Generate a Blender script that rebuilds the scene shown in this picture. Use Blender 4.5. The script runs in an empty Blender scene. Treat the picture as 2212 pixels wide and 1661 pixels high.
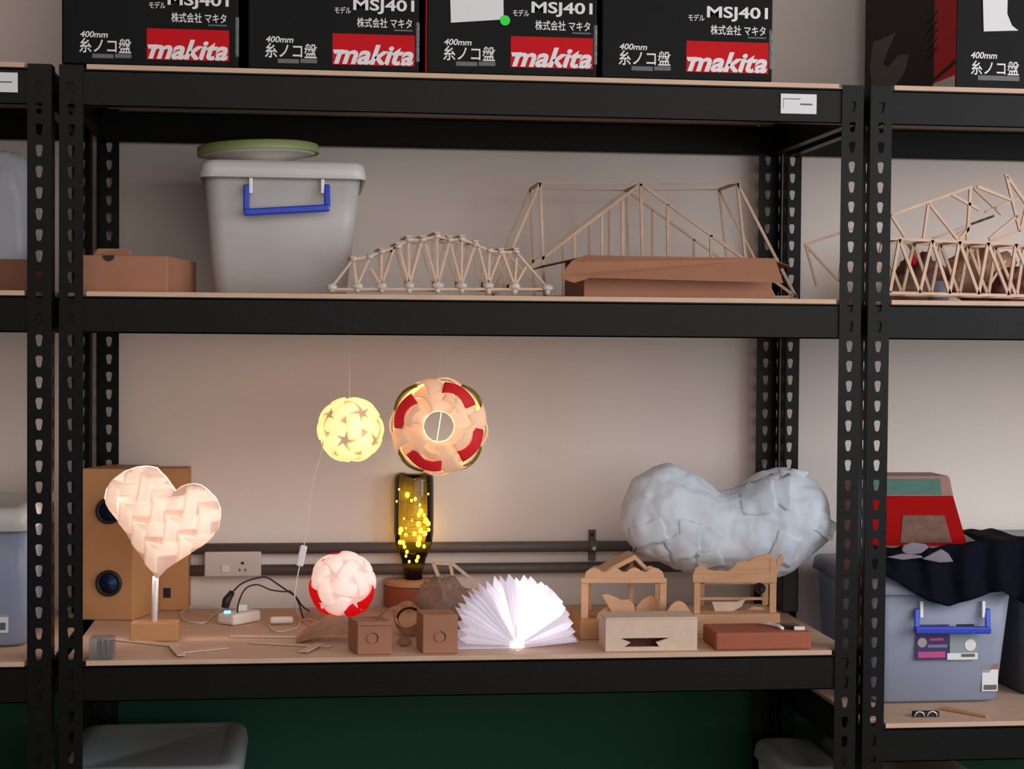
import bpy, math, random
from mathutils import Vector, Matrix, noise
from mathutils.bvhtree import BVHTree
R = math.radians
sc = bpy.context.scene
col = sc.collection
rnd = random.Random(7)

# ------------------------------------------------------------------ camera
W, H = 2212, 1661
CAM = Vector((-0.30594, -3.18043, 1.50296))
YAW, PITCH, ROLL, FPX = 0.12006, -0.02676, 0.00787, 3694.79
FW = Vector((math.sin(YAW) * math.cos(PITCH), math.cos(YAW) * math.cos(PITCH), math.sin(PITCH)))
_rt = Vector((math.cos(YAW), -math.sin(YAW), 0))
_up = _rt.cross(FW)
RT = _rt * math.cos(ROLL) + _up * math.sin(ROLL)
UP = -_rt * math.sin(ROLL) + _up * math.cos(ROLL)
cd = bpy.data.cameras.new('camera')
cd.sensor_width = 36
cd.lens = FPX / W * 36
cd.clip_start = 0.05
cam = bpy.data.objects.new('camera', cd)
col.objects.link(cam)
cam.matrix_world = Matrix(((RT.x, UP.x, -FW.x, CAM.x), (RT.y, UP.y, -FW.y, CAM.y), (RT.z, UP.z, -FW.z, CAM.z), (0, 0, 0, 1)))
sc.camera = cam


def ray(px, py):
    return FW + RT * ((px - W / 2) / FPX) - UP * ((py - H / 2) / FPX)


def at(px, py, Y):
    d = ray(px, py)
    return CAM + d * ((Y - CAM.y) / d.y)


def ground(px, py, z):
    d = ray(px, py)
    return CAM + d * ((z - CAM.z) / d.z)


# ------------------------------------------------------------------ light
sc.view_settings.view_transform = 'Standard'
sc.view_settings.look = 'None'
sc.view_settings.gamma = 1
sc.view_settings.use_curve_mapping = False
sc.view_settings.exposure = 0.0
wd = bpy.data.worlds.new('world')
sc.world = wd
wd.use_nodes = True
wd.node_tree.nodes['Background'].inputs['Color'].default_value = (1.0, 0.90, 0.84, 1)
wd.node_tree.nodes['Background'].inputs['Strength'].default_value = 0.2


def area(name, loc, target, sx, sy, e, c):
    ld = bpy.data.lights.new(name, 'AREA')
    ld.shape = 'RECTANGLE'
    ld.size, ld.size_y, ld.energy, ld.color = sx, sy, e, c
    o = bpy.data.objects.new(name, ld)
    col.objects.link(o)
    o.location = loc
    o.rotation_euler = (Vector(target) - Vector(loc)).to_track_quat('-Z', 'Y').to_euler()
    return o


area('window_daylight', (3.3, -2.0, 2.0), (0.7, 0.5, 1.3), 2.0, 1.8, 68, (0.88, 0.94, 1.0))
area('ceiling_daylight', (0.5, -3.4, 3.0), (0.1, 0.3, 1.2), 4.6, 1.4, 34, (1.0, 0.95, 0.91))
area('room_daylight', (1.6, -4.5, 1.6), (0.3, 0.3, 1.3), 3.6, 1.8, 46, (1.0, 0.94, 0.90))


def bulb(name, loc, e, c, r=0.02):
    ld = bpy.data.lights.new(name, 'POINT')
    ld.energy, ld.color, ld.shadow_soft_size = e, c, r
    o = bpy.data.objects.new(name, ld)
    o.location = loc
    return o


# ------------------------------------------------------------------ materials
def lin(c):
    def f(x):
        x /= 255
        return x / 12.92 if x <= 0.04045 else ((x + 0.055) / 1.055) ** 2.4
    return (f(c[0]), f(c[1]), f(c[2]), 1)


def pm(name, rgb, rough=0.6, var=0.08, scale=25, bump=0.0, stretch=(1, 1, 1), metal=0, emit=None, es=0, trans=0, spec=0.5, bscale=None):
    """procedural principled material: noise varied colour, optional bump"""
    m = bpy.data.materials.new(name)
    m.use_nodes = True
    nt = m.node_tree
    b = nt.nodes['Principled BSDF']
    b.inputs['Roughness'].default_value = rough
    b.inputs['Metallic'].default_value = metal
    b.inputs['Transmission Weight'].default_value = trans
    b.inputs['Specular IOR Level'].default_value = spec
    tc = nt.nodes.new('ShaderNodeTexCoord')
    mp = nt.nodes.new('ShaderNodeMapping')
    mp.inputs['Scale'].default_value = stretch
    nt.links.new(tc.outputs['Object'], mp.inputs['Vector'])
    n = nt.nodes.new('ShaderNodeTexNoise')
    n.inputs['Scale'].default_value = scale
    n.inputs['Detail'].default_value = 4
    nt.links.new(mp.outputs['Vector'], n.inputs['Vector'])
    cr = nt.nodes.new('ShaderNodeValToRGB')
    c = lin(rgb)
    cr.color_ramp.elements[0].position = 0.3
    cr.color_ramp.elements[1].position = 0.7
    cr.color_ramp.elements[0].color = tuple(max(0, x * (1 - var)) for x in c[:3]) + (1,)
    cr.color_ramp.elements[1].color = tuple(min(1, x * (1 + var)) for x in c[:3]) + (1,)
    nt.links.new(n.outputs['Fac'], cr.inputs['Fac'])
    nt.links.new(cr.outputs['Color'], b.inputs['Base Color'])
    if bump:
        n2 = nt.nodes.new('ShaderNodeTexNoise')
        n2.inputs['Scale'].default_value = bscale or scale * 2
        n2.inputs['Detail'].default_value = 5
        nt.links.new(mp.outputs['Vector'], n2.inputs['Vector'])
        bp = nt.nodes.new('ShaderNodeBump')
        bp.inputs['Strength'].default_value = bump
        bp.inputs['Distance'].default_value = 0.004
        nt.links.new(n2.outputs['Fac'], bp.inputs['Height'])
        nt.links.new(bp.outputs['Normal'], b.inputs['Normal'])
    if emit:
        b.inputs['Emission Color'].default_value = lin(emit)
        b.inputs['Emission Strength'].default_value = es
    return m


def paper(name, rgb, transl=0.5, emit=None, es=0, rough=0.7):
    """thin sheet that lets lamp light through"""
    m = pm(name, rgb, rough, 0.04, 60, 0.05, emit=emit, es=es)
    nt = m.node_tree
    b = nt.nodes['Principled BSDF']
    t = nt.nodes.new('ShaderNodeBsdfTranslucent')
    t.inputs['Color'].default_value = lin(rgb)
    mx = nt.nodes.new('ShaderNodeMixShader')
    mx.inputs[0].default_value = transl
    nt.links.new(b.outputs[0], mx.inputs[1])
    nt.links.new(t.outputs[0], mx.inputs[2])
    nt.links.new(mx.outputs[0], nt.nodes['Material Output'].inputs[0])
    return m


def clear(name, rgb, through=0.4, rough=0.35, bump=0.0, var=0.05, scale=8):
    """milky see-through plastic"""
    m = pm(name, rgb, rough, var, scale, bump)
    nt = m.node_tree
    b = nt.nodes['Principled BSDF']
    t = nt.nodes.new('ShaderNodeBsdfTransparent')
    t.inputs['Color'].default_value = (0.9, 0.92, 0.95, 1)
    tl = nt.nodes.new('ShaderNodeBsdfTranslucent')
    tl.inputs['Color'].default_value = lin(rgb)
    m1 = nt.nodes.new('ShaderNodeMixShader')
    m1.inputs[0].default_value = 0.35
    nt.links.new(b.outputs[0], m1.inputs[1])
    nt.links.new(tl.outputs[0], m1.inputs[2])
    mx = nt.nodes.new('ShaderNodeMixShader')
    mx.inputs[0].default_value = through
    nt.links.new(m1.outputs[0], mx.inputs[1])
    nt.links.new(t.outputs[0], mx.inputs[2])
    nt.links.new(mx.outputs[0], nt.nodes['Material Output'].inputs[0])
    return m


def wall_material(zsplit):
    m = pm('wall_paint', (234, 222, 214), 0.85, 0.02, 1.5, 0.06, bscale=140)
    nt = m.node_tree
    b = nt.nodes['Principled BSDF']
    src = b.inputs['Base Color'].links[0].from_socket
    g = nt.nodes.new('ShaderNodeNewGeometry')
    sp = nt.nodes.new('ShaderNodeSeparateXYZ')
    nt.links.new(g.outputs['Position'], sp.inputs[0])
    lt = nt.nodes.new('ShaderNodeMath')
    lt.operation = 'LESS_THAN'
    lt.inputs[1].default_value = zsplit
    nt.links.new(sp.outputs['Z'], lt.inputs[0])
    mx = nt.nodes.new('ShaderNodeMixRGB')
    nt.links.new(lt.outputs[0], mx.inputs[0])
    nt.links.new(src, mx.inputs[1])
    mx.inputs[2].default_value = lin((0, 62, 48))
    nt.links.new(mx.outputs[0], b.inputs['Base Color'])
    return m


M = dict(
    steel=pm('black_powder_coat', (13, 12, 12), 0.42, 0.12, 60, 0.05, spec=0.17),
    ply=pm('plywood', (205, 170, 145), 0.6, 0.08, 14, 0.05, (1, 6, 6)),
    floor=pm('grey_floor', (110, 108, 104), 0.5, 0.1, 4),
    carton=pm('brown_carton', (166, 113, 86), 0.75, 0.06, 18, 0.06),
    carton_dark=pm('dark_carton', (128, 82, 60), 0.8, 0.06, 18, 0.06),
    mdf=pm('mdf', (190, 138, 90), 0.65, 0.06, 12, 0.03),
    redbrown=pm('red_brown_card', (158, 84, 56), 0.7, 0.06, 18, 0.04),
    stick=pm('balsa_stick', (210, 177, 152), 0.6, 0.1, 30, 0.03),
    ply_cut=pm('laser_cut_plywood', (205, 156, 118), 0.6, 0.08, 16, 0.03, (1, 5, 5)),
    palewood=pm('pale_wood', (212, 184, 164), 0.6, 0.06, 14, 0.03, (5, 1, 5)),
    glue=pm('hot_glue', (225, 215, 205), 0.15, 0.05, 40, trans=0.3),
    boxblack=pm('black_print', (9, 9, 11), 0.45, 0.08, 20, 0.03, spec=0.12),
    boxside=pm('brown_black_print', (26, 17, 16), 0.5, 0.15, 8, spec=0.12),
    figure=pm('faded_picture', (72, 58, 58), 0.5, 0.2, 25),
    red=pm('red_print', (198, 4, 20), 0.45, 0.04, 20, spec=0.12),
    white=pm('white_print', (225, 220, 222), 0.5, 0.03, 30),
    greyprint=pm('grey_print', (92, 92, 94), 0.5, 0.05, 30),
    sheet=pm('white_sheet', (226, 224, 226), 0.7, 0.02, 10),
    tape=pm('glossy_tape', (70, 68, 70), 0.12, 0.5, 30, 0.5),
    greendot=pm('green_sticker', (28, 225, 50), 0.5, 0.03, 30, emit=None),
    plastic=clear('milky_plastic', (236, 231, 228), 0.24, 0.35),
    plasticblue=clear('blue_milky_plastic', (188, 196, 218), 0.25, 0.35),
    lidwhite=pm('white_lid', (206, 204, 198), 0.35, 0.03, 10, spec=0.4),
    blue=pm('blue_plastic', (30, 62, 190), 0.35, 0.05, 20),
    clip=pm('white_clip', (235, 232, 230), 0.35, 0.03, 20),
    greenlid=pm('green_plate', (152, 170, 112), 0.45, 0.05, 12),
    cream=pm('cream_plastic', (232, 222, 212), 0.4, 0.03, 12),
    black=pm('black_plastic', (14, 14, 15), 0.4, 0.1, 30),
    rubber=pm('black_rubber', (28, 25, 26), 0.5, 0.1, 30),
    cone=pm('blue_speaker_cone', (38, 66, 110), 0.35, 0.1, 30),
    conduit=pm('dark_conduit', (98, 90, 88), 0.5, 0.06, 10),
    bracket=pm('steel_bracket', (120, 112, 110), 0.3, 0.1, 20, metal=0.7),
    outlet=pm('outlet_plate', (205, 194, 186), 0.5, 0.02, 10),
    dark=pm('dark_slot', (35, 28, 26), 0.7, 0.1, 20),
    wire=pm('white_cord', (225, 212, 200), 0.5, 0.02, 20),
    cloudpaper=paper('cloud_paper', (226, 235, 246), 0.12),
    bag=clear('crumpled_clear_bag', (176, 142, 122), 0.45, 0.25, 0.6, 0.1, 20),
    bagwhite=clear('white_plastic_bag', (200, 200, 205), 0.15, 0.4, 0.5, 0.08, 9),
    veneer=pm('veneer_roll', (160, 106, 80), 0.5, 0.25, 10, 0.1, (1, 1, 12)),
    bottle=None,
    navy=pm('navy_cloth', (13, 14, 26), 0.9, 0.15, 60, 0.3, bscale=200, spec=0.1),
    greycloth=pm('grey_lining', (128, 118, 130), 0.85, 0.1, 60, 0.2),
    redbox=pm('red_panel', (160, 2, 4), 0.6, 0.05, 12, spec=0.08),
    greenpanel=pm('green_panel', (58, 104, 92), 0.5, 0.2, 30, stretch=(1, 1, 8)),
    window=pm('dim_window', (104, 66, 50), 0.5, 0.3, 40, 0.2),
    rosewood=pm('rosy_plastic', (146, 104, 94), 0.45, 0.06, 12),
    purple=pm('purple_label', (52, 34, 104), 0.4, 0.05, 20),
    pink=pm('pink_label', (190, 70, 130), 0.4, 0.05, 20),
    greylid=pm('grey_lid', (140, 150, 155), 0.4, 0.05, 6),
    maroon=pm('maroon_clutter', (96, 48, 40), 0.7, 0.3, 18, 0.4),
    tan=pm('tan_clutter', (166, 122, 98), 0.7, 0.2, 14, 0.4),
    metal=pm('shiny_metal', (205, 200, 195), 0.25, 0.05, 20, metal=0.9),
    glow=pm('blue_led', (120, 170, 255), 0.4, 0.02, 20, emit=(110, 170, 255), es=2.0),
)
# lit shades: bulb glow put in as emission, darker cores stand for gap shade
M['warmstrip'] = paper('warm_paper_strip', (250, 240, 215), 0.3, (255, 236, 160), 0.72)
M['warmgapshade'] = paper('warm_gap_shade', (196, 170, 150), 0.03, (255, 215, 170), 0.06)
M['heartstrip'] = paper('heart_paper_strip', (250, 240, 232), 0.35, (255, 222, 196), 0.40)
M['heartgapshade'] = paper('heart_gap_shade', (214, 190, 178), 0.08, (255, 205, 180), 0.06)
M['whitestrip'] = paper('white_paper_strip', (248, 240, 236), 0.3, (255, 228, 218), 0.38)
M['redstrip'] = paper('red_paper_strip', (220, 14, 30), 0.4, (255, 14, 22), 0.35)
M['ballgapshade'] = paper('white_gap_shade', (214, 192, 188), 0.05, (255, 210, 204), 0.1)
M['creamblade'] = paper('cream_paper_blade', (246, 226, 204), 0.4, (255, 218, 180), 0.2)
M['redblade'] = paper('red_paper_blade', (206, 26, 40), 0.15, (255, 40, 40), 0.14)
M['greenblade'] = paper('green_paper_blade', (150, 140, 42), 0.4)
M['page'] = paper('white_page', (244, 240, 244), 0.55, (244, 236, 255), 0.15)
M['spine'] = paper('lit_spine', (250, 248, 250), 0.3, (255, 252, 255), 0.9)
M['fairy'] = pm('fairy_bulb', (255, 225, 120), 0.4, 0.02, 20, emit=(255, 230, 130), es=30)


def glass(name, rgb, rough=0.02):
    m = pm(name, rgb, rough, 0.02, 10)
    b = m.node_tree.nodes['Principled BSDF']
    t = m.node_tree.nodes.new('ShaderNodeBsdfTransparent')
    t.inputs['Color'].default_value = lin(rgb)
    g = m.node_tree.nodes.new('ShaderNodeBsdfGlossy')
    g.inputs['Roughness'].default_value = 0.05
    fr = m.node_tree.nodes.new('ShaderNodeFresnel')
    fr.inputs['IOR'].default_value = 1.45
    mx = m.node_tree.nodes.new('ShaderNodeMixShader')
    L = m.node_tree.links
    gm = m.node_tree.nodes.new('ShaderNodeNewGeometry')
    inv = m.node_tree.nodes.new('ShaderNodeMath')
    inv.operation = 'SUBTRACT'
    inv.inputs[0].default_value = 1.0
    L.new(gm.outputs['Backfacing'], inv.inputs[1])
    mul = m.node_tree.nodes.new('ShaderNodeMath')
    mul.operation = 'MULTIPLY'
    L.new(fr.outputs[0], mul.inputs[0])
    L.new(inv.outputs[0], mul.inputs[1])
    L.new(mul.outputs[0], mx.inputs[0])
    L.new(t.outputs[0], mx.inputs[1])
    L.new(g.outputs[0], mx.inputs[2])
    L.new(mx.outputs[0], m.node_tree.nodes['Material Output'].inputs[0])
    return m


M['bottle'] = glass('olive_bottle_glass', (104, 88, 40))
M['clearglass'] = glass('clear_glass', (235, 235, 235))


# ------------------------------------------------------------------ mesh builders
class MB:
    def __init__(s):
        s.v, s.f = [], []

    def add(s, vs, fs):
        b = len(s.v)
        s.v += [Vector(v) for v in vs]
        s.f += [tuple(b + i for i in f) for f in fs]
        return s

    def box(s, a, b):
        x0, y0, z0 = a
        x1, y1, z1 = b
        return s.add([(x0, y0, z0), (x1, y0, z0), (x1, y1, z0), (x0, y1, z0), (x0, y0, z1), (x1, y0, z1), (x1, y1, z1), (x0, y1, z1)],
                     [(0, 3, 2, 1), (4, 5, 6, 7), (0, 1, 5, 4), (1, 2, 6, 5), (2, 3, 7, 6), (3, 0, 4, 7)])

    def prism(s, poly, vec):
        vec = Vector(vec)
        n = len(poly)
        p = [Vector(q) for q in poly]
        nrm = Vector()
        for i in range(n):
            nrm += p[i].cross(p[(i + 1) % n])
        if nrm.dot(vec) > 0:
            p = p[::-1]
        fs = [tuple(range(n)), tuple(range(2 * n - 1, n - 1, -1))]
        for i in range(n):
            j = (i + 1) % n
            fs.append((j, i, n + i, n + j))
        return s.add(p + [q + vec for q in p], fs)

    def beam(s, p, q, w, h=None, upv=(0, 0, 1)):
        h = h or w
        p, q = Vector(p), Vector(q)
        d = (q - p).normalized()
        u = Vector(upv)
        if abs(d.dot(u)) > 0.95:
            u = Vector((0, 1, 0))
        a = d.cross(u).normalized()
        b = a.cross(d)
        vs = []
        for c in (p, q):
            for i, j in ((-1, -1), (1, -1), (1, 1), (-1, 1)):
                vs.append(c + a * (i * w / 2) + b * (j * h / 2))
        return s.add(vs, [(0, 1, 2, 3), (7, 6, 5, 4), (1, 0, 4, 5), (2, 1, 5, 6), (3, 2, 6, 7), (0, 3, 7, 4)])

    def tube(s, pts, r, n=8):
        pts = [Vector(p) for p in pts]
        rs = r if isinstance(r, (list, tuple)) else [r] * len(pts)
        vs, fs = [], []
        a = None
        for k, p in enumerate(pts):
            d = (pts[min(k + 1, len(pts) - 1)] - pts[max(k - 1, 0)]).normalized()
            if a is None:
                a = d.orthogonal().normalized()
            a = (a - d * a.dot(d)).normalized()
            b = d.cross(a)
            for i in range(n):
                t = 2 * math.pi * i / n
                vs.append(p + (a * math.cos(t) + b * math.sin(t)) * rs[k])
        for k in range(len(pts) - 1):
            for i in range(n):
                j = (i + 1) % n
                fs.append((k * n + i, k * n + j, (k + 1) * n + j, (k + 1) * n + i))
        fs.append(tuple(range(n - 1, -1, -1)))
        fs.append(tuple(range((len(pts) - 1) * n, len(pts) * n)))
        return s.add(vs, fs)

    def lathe(s, prof, c, n=40, mat=None, cap=True):
        c = Vector(c)
        vs, fs = [], []
        for r, z in prof:
            for i in range(n):
                t = 2 * math.pi * i / n
                v = Vector((r * math.cos(t), r * math.sin(t), z))
                vs.append(c + (mat @ v if mat else v))
        for k in range(len(prof) - 1):
            for i in range(n):
                j = (i + 1) % n
                fs.append((k * n + i, k * n + j, (k + 1) * n + j, (k + 1) * n + i))
        if cap and prof[0][0] > 1e-6:
            fs.append(tuple(range(n - 1, -1, -1)))
        if cap and prof[-1][0] > 1e-6:
            fs.append(tuple(range((len(prof) - 1) * n, len(prof) * n)))
        return s.add(vs, fs)

    def sphere(s, c, r, nu=16, nv=10, sc_=(1, 1, 1)):
        prof = [(max(1e-7, r * math.sin(math.pi * k / nv)), -r * math.cos(math.pi * k / nv)) for k in range(nv + 1)]
        return s.lathe(prof, c, nu, Matrix.Diagonal(Vector(sc_)))

    def grid(s, fn, nu, nv):
        vs = [fn(i / nu, j / nv) for j in range(nv + 1) for i in range(nu + 1)]
        fs = [(j * (nu + 1) + i, j * (nu + 1) + i + 1, (j + 1) * (nu + 1) + i + 1, (j + 1) * (nu + 1) + i) for j in range(nv) for i in range(nu)]
        return s.add(vs, fs)


WLOC = {}


def mesh_of(mb, name, off=Vector()):
    me = bpy.data.meshes.new(name)
    me.from_pydata([tuple(v - off) for v in mb.v], [], mb.f)
    me.validate()
    me.update()
    return me


def finish(o, mat, smooth, bevel, solid, sub):
    if mat:
        o.data.materials.append(mat)
    if smooth:
        for p in o.data.polygons:
            p.use_smooth = True
    if solid:
        m = o.modifiers.new('solid', 'SOLIDIFY')
        m.thickness = solid
        m.offset = 0
    if bevel:
        m = o.modifiers.new('bevel', 'BEVEL')
        m.width = bevel
        m.segments = 2
        m.limit_method = 'ANGLE'
    if sub:
        m = o.modifiers.new('sub', 'SUBSURF')
        m.levels = m.render_levels = sub


def part(name, mb, mat, parent, label=None, smooth=False, bevel=0, solid=0, sub=0):
    off = WLOC[parent.name]
    o = bpy.data.objects.new(name, mesh_of(mb, name, off))
    col.objects.link(o)
    o.parent = parent
    WLOC[o.name] = off
    if label:
        o['label'] = label
    finish(o, mat, smooth, bevel, solid, sub)
    return o


def tag(o, label, cat, group=None):
    o['label'], o['category'] = label, cat
    if group:
        o['group'] = group
    return o


def thing(name, label, cat, loc, group=None):
    o = bpy.data.objects.new(name, None)
    o.empty_display_size = 0.03
    col.objects.link(o)
    o.location = loc
    WLOC[o.name] = Vector(loc)
    return tag(o, label, cat, group)


def solo(name, label, cat, mb, mat, group=None, smooth=False, bevel=0, solid=0, sub=0):
    xs = [v.x for v in mb.v]
    ys = [v.y for v in mb.v]
    off = Vector(((min(xs) + max(xs)) / 2, (min(ys) + max(ys)) / 2, min(v.z for v in mb.v)))
    o = bpy.data.objects.new(name, mesh_of(mb, name, off))
    col.objects.link(o)
    o.location = off
    WLOC[o.name] = off
    finish(o, mat, smooth, bevel, solid, sub)
    return tag(o, label, cat, group)


def struct(name, mb, mat):
    o = bpy.data.objects.new(name, mesh_of(mb, name))
    col.objects.link(o)
    o['kind'] = 'structure'
    o.data.materials.append(mat)
    WLOC[o.name] = Vector()
    return o


def lamp_bulb(parent, loc, e, c, r=0.02):
    b = bulb('bulb', Vector(loc) - WLOC[parent.name], e, c, r)
    col.objects.link(b)
    b.parent = parent
    return b


def spline(pts, n=8):
    """Catmull-Rom through points"""
    P = [Vector(p) for p in pts]
    P = [P[0] * 2 - P[1]] + P + [P[-1] * 2 - P[-2]]
    out = []
    for i in range(1, len(P) - 2):
        a, b, c, d = P[i - 1], P[i], P[i + 1], P[i + 2]
        for k in range(n):
            t = k / n
            out.append(0.5 * ((2 * b) + (c - a) * t + (2 * a - 5 * b + 4 * c - d) * t * t + (3 * b - a - 3 * c + d) * t ** 3))
    out.append(P[-2])
    return out


def text_mb(s, rect, Y, bold=0.0, shear=0.0):
    """lettering fitted to a pixel rectangle on the plane Y"""
    cu = bpy.data.curves.new('t', 'FONT')
    cu.body = s
    cu.offset = bold
    cu.shear = shear
    cu.resolution_u = 3
    ob = bpy.data.objects.new('t', cu)
    col.objects.link(ob)
    dg = bpy.context.evaluated_depsgraph_get()
    me = bpy.data.meshes.new_from_object(ob.evaluated_get(dg))
    vs = [v.co.copy() for v in me.vertices]
    fs = [tuple(p.vertices) for p in me.polygons]
    bpy.data.objects.remove(ob)
    bpy.data.meshes.remove(me)
    mb = MB()
    if not vs:
        return mb
    x0, x1 = min(v.x for v in vs), max(v.x for v in vs)
    y0, y1 = min(v.y for v in vs), max(v.y for v in vs)
    a, b = at(rect[0], rect[3], Y), at(rect[2], rect[1], Y)
    mb.add([(a.x + (v.x - x0) / (x1 - x0) * (b.x - a.x), Y, a.z + (v.y - y0) / (y1 - y0) * (b.z - a.z)) for v in vs], fs)
    return mb


def rect_mb(r, Y, th=0.0006):
    a, b = at(r[0], r[3], Y), at(r[2], r[1], Y)
    return MB().box((a.x, Y - th / 2, a.z), (b.x, Y + th / 2, b.z))


def poly_mb(pts, Y, th):
    return MB().prism([at(x, y, Y) for x, y in pts], (0, th, 0))


# ------------------------------------------------------------------ setting
YW = 0.64
ZTOP, ZMID, ZLOW = 1.985, 1.574, 0.8985      # tops of the beams
BT = 0.010                                    # board thickness
zt, zm, zl = ZTOP + BT, ZMID + BT, ZLOW + BT  # board surfaces
struct('floor', MB().box((-5, -5, -0.05), (5, YW, 0)), M['floor'])
struct('wall_back', MB().box((-5, YW, 0), (5, YW + 0.1, 3.2)), wall_material(at(900, 1462, YW).z))


# ------------------------------------------------------------------ racks
def flange(z0, z1, w, hole0, pitch=0.0381):
    """perforated strip in (s, z): returns verts, faces with teardrop holes"""
    hole = [(-0.0064, 0.005), (-0.006, 0.0085), (-0.0032, 0.0108), (0.0032, 0.0108), (0.006, 0.0085), (0.0064, 0.005),
            (0.0042, -0.0075), (0.0024, -0.0104), (-0.0024, -0.0104), (-0.0042, -0.0075)]
    rect_n = len(hole)
    k0 = math.ceil((z0 + 0.02 - hole0) / pitch)
    k1 = math.floor((z1 - 0.02 - hole0) / pitch)
    vs, fs = [], []
    c = w / 2

    def quad(a, b):
        n = len(vs)
        vs.extend([(0, a), (w, a), (w, b), (0, b)])
        fs.append((n, n + 1, n + 2, n + 3))
    quad(z0, hole0 + k0 * pitch - pitch / 2)
    quad(hole0 + k1 * pitch + pitch / 2, z1)
    holes = []
    for k in range(k0, k1 + 1):
        zc = hole0 + k * pitch
        n = len(vs)
        hp = pitch / 2
        outer = [(0, 0.006), (0, hp), (c - 0.004, hp), (c + 0.004, hp), (w, hp), (w, 0.006),
                 (w, -0.009), (w, -hp), (0, -hp), (0, -0.009)]
        for (hx, hz), (ox, oz) in zip(hole, outer):
            vs.append((c + hx, zc + hz))
            vs.append((ox, zc + oz))
        for i in range(rect_n):
            j = (i + 1) % rect_n
            fs.append((n + 2 * i, n + 2 * j, n + 2 * j + 1, n + 2 * i + 1))
    return vs, fs


PW = 0.042


def post_mesh(name, sx, back, z1, hole0):
    """L shaped slotted angle; origin at its outer front corner. sx=+1: flange runs to +x"""
    mb = MB()
    vs, fs = flange(0.0, z1, PW, hole0)
    mb.add([(sx * s, 0, z) for s, z in vs], fs)
    sy = -1 if back else 1
    mb.add([(0, sy * s, z) for s, z in vs], fs)
    return mesh_of(mb, name)


H0F = at(148, 736, 0).z
H0B = at(236, 738, 0.598).z
POSTS = {(sx, bk): post_mesh('post', sx, bk, 1.992, H0B if bk else H0F) for sx in (1, -1) for bk in (False, True)}
BH = 0.066


def c_beam(p, axis, length, h, t, inward):
    """folded sheet beam: web, bottom lip and top lip"""
    x, y, z = p
    mb = MB()
    lip = 0.022
    if axis == 'x':
        y2 = y + inward * t
        mb.box((x, min(y, y2), z - h), (x + length, max(y, y2), z))
        mb.box((x, min(y, y + inward * lip), z - h), (x + length, max(y, y + inward * lip), z - h + t))
        mb.box((x, min(y, y + inward * lip), z - 2 * t), (x + length, max(y, y + inward * lip), z - t))
    else:
        mb.box((min(x, x + inward * t), y, z - h), (max(x, x + inward * t), y + length, z))
        mb.box((min(x, x + inward * lip), y, z - h), (max(x, x + inward * lip), y + length, z - h + t))
        mb.box((min(x, x + inward * lip), y, z - 2 * t), (max(x, x + inward * lip), y + length, z - t))
    return mb


def rack(xc, levels, label):
    w = 1.5
    t = thing('shelving_rack', label, 'shelf rack', (xc, 0, 0), 'black slotted shelving racks')
    for sx, bk in ((1, False), (-1, False), (1, True), (-1, True)):
        o = bpy.data.objects.new('post', POSTS[(sx, bk)])
        col.objects.link(o)
        o.parent = t
        o.location = (-sx * w / 2, 0.6 if bk else 0, 0)
        if not o.data.materials:
            o.data.materials.append(M['steel'])
        m = o.modifiers.new('solid', 'SOLIDIFY')
        m.thickness = 0.002
        m.offset = 0
    for z in levels:
        x0 = xc - w / 2 + 0.004
        part('beam', c_beam((x0, 0.003, z), 'x', w - 0.008, BH, 0.002, 1), M['steel'], t)
        part('beam', c_beam((x0, 0.597, z), 'x', w - 0.008, BH, 0.002, -1), M['steel'], t)
        part('beam', c_beam((x0, 0.008, z), 'y', 0.584, BH, 0.002, 1), M['steel'], t)
        part('beam', c_beam((x0 + w - 0.008, 0.008, z), 'y', 0.584, BH, 0.002, -1), M['steel'], t)
        mb = MB()
        e = 0.043
        pts = [(x0 + e, 0.002), (x0 + w - 0.008 - e, 0.002), (x0 + w - 0.008 - e, 0.046), (x0 + w - 0.012, 0.046),
               (x0 + w - 0.012, 0.554), (x0 + w - 0.008 - e, 0.554), (x0 + w - 0.008 - e, 0.596), (x0 + e, 0.596),
               (x0 + e, 0.554), (x0 + 0.004, 0.554), (x0 + 0.004, 0.046), (x0 + e, 0.046)]
        mb.prism([Vector((a, b, z + 0.0002)) for a, b in pts], (0, 0, BT - 0.0008))
        part('shelf_board', mb, M['ply'], t, bevel=0.001)
    return t


ZR = at(2060, 1571, 0.0).z          # low beam of the right rack
rack(0, [ZTOP, ZMID, ZLOW, 0.28], 'middle black slotted steel rack holding the lit paper lamps')
rack(1.515, [ZTOP, ZMID, ZR, 0.28], 'right black slotted rack with navy cloth over its plastic bin')
rack(-1.515, [ZTOP, ZMID, ZLOW, 0.28], 'left black slotted rack cut off by the left photo edge')
zr = ZR + BT

# white label holders on the beams
for (r, lab, ls) in (((1686, 204, 1764, 245), 'white paper tag at right end of the top beam', [(1692, 213, 1729, 214), (1692, 213, 1693, 234), (1729, 224, 1755, 227)]),
                     ((-42, 157, 38, 198), 'white paper tag on the left rack top beam', [(-8, 176, 26, 178)])):
    a, b = at(r[0], r[3], 0), at(r[2], r[1], 0)
    t = thing('label_tag', lab, 'label', ((a.x + b.x) / 2, 0.0, a.z), 'white tags on the shelf beams')
    part('card', MB().box((a.x, -0.0012, a.z), (b.x, 0.0029, b.z)), M['sheet'], t, bevel=0.0006)
    mb = MB()
    for l in ls:
        p, q = at(l[0], l[3], -0.0014), at(l[2], l[1], -0.0014)
        mb.box((p.x, -0.0016, p.z), (q.x, -0.0012, q.z))
    part('printed_line', mb, M['greyprint'], t)

# ------------------------------------------------------------------ scroll saw boxes on top
YF = 0.012
BOXH = 0.42


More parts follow.
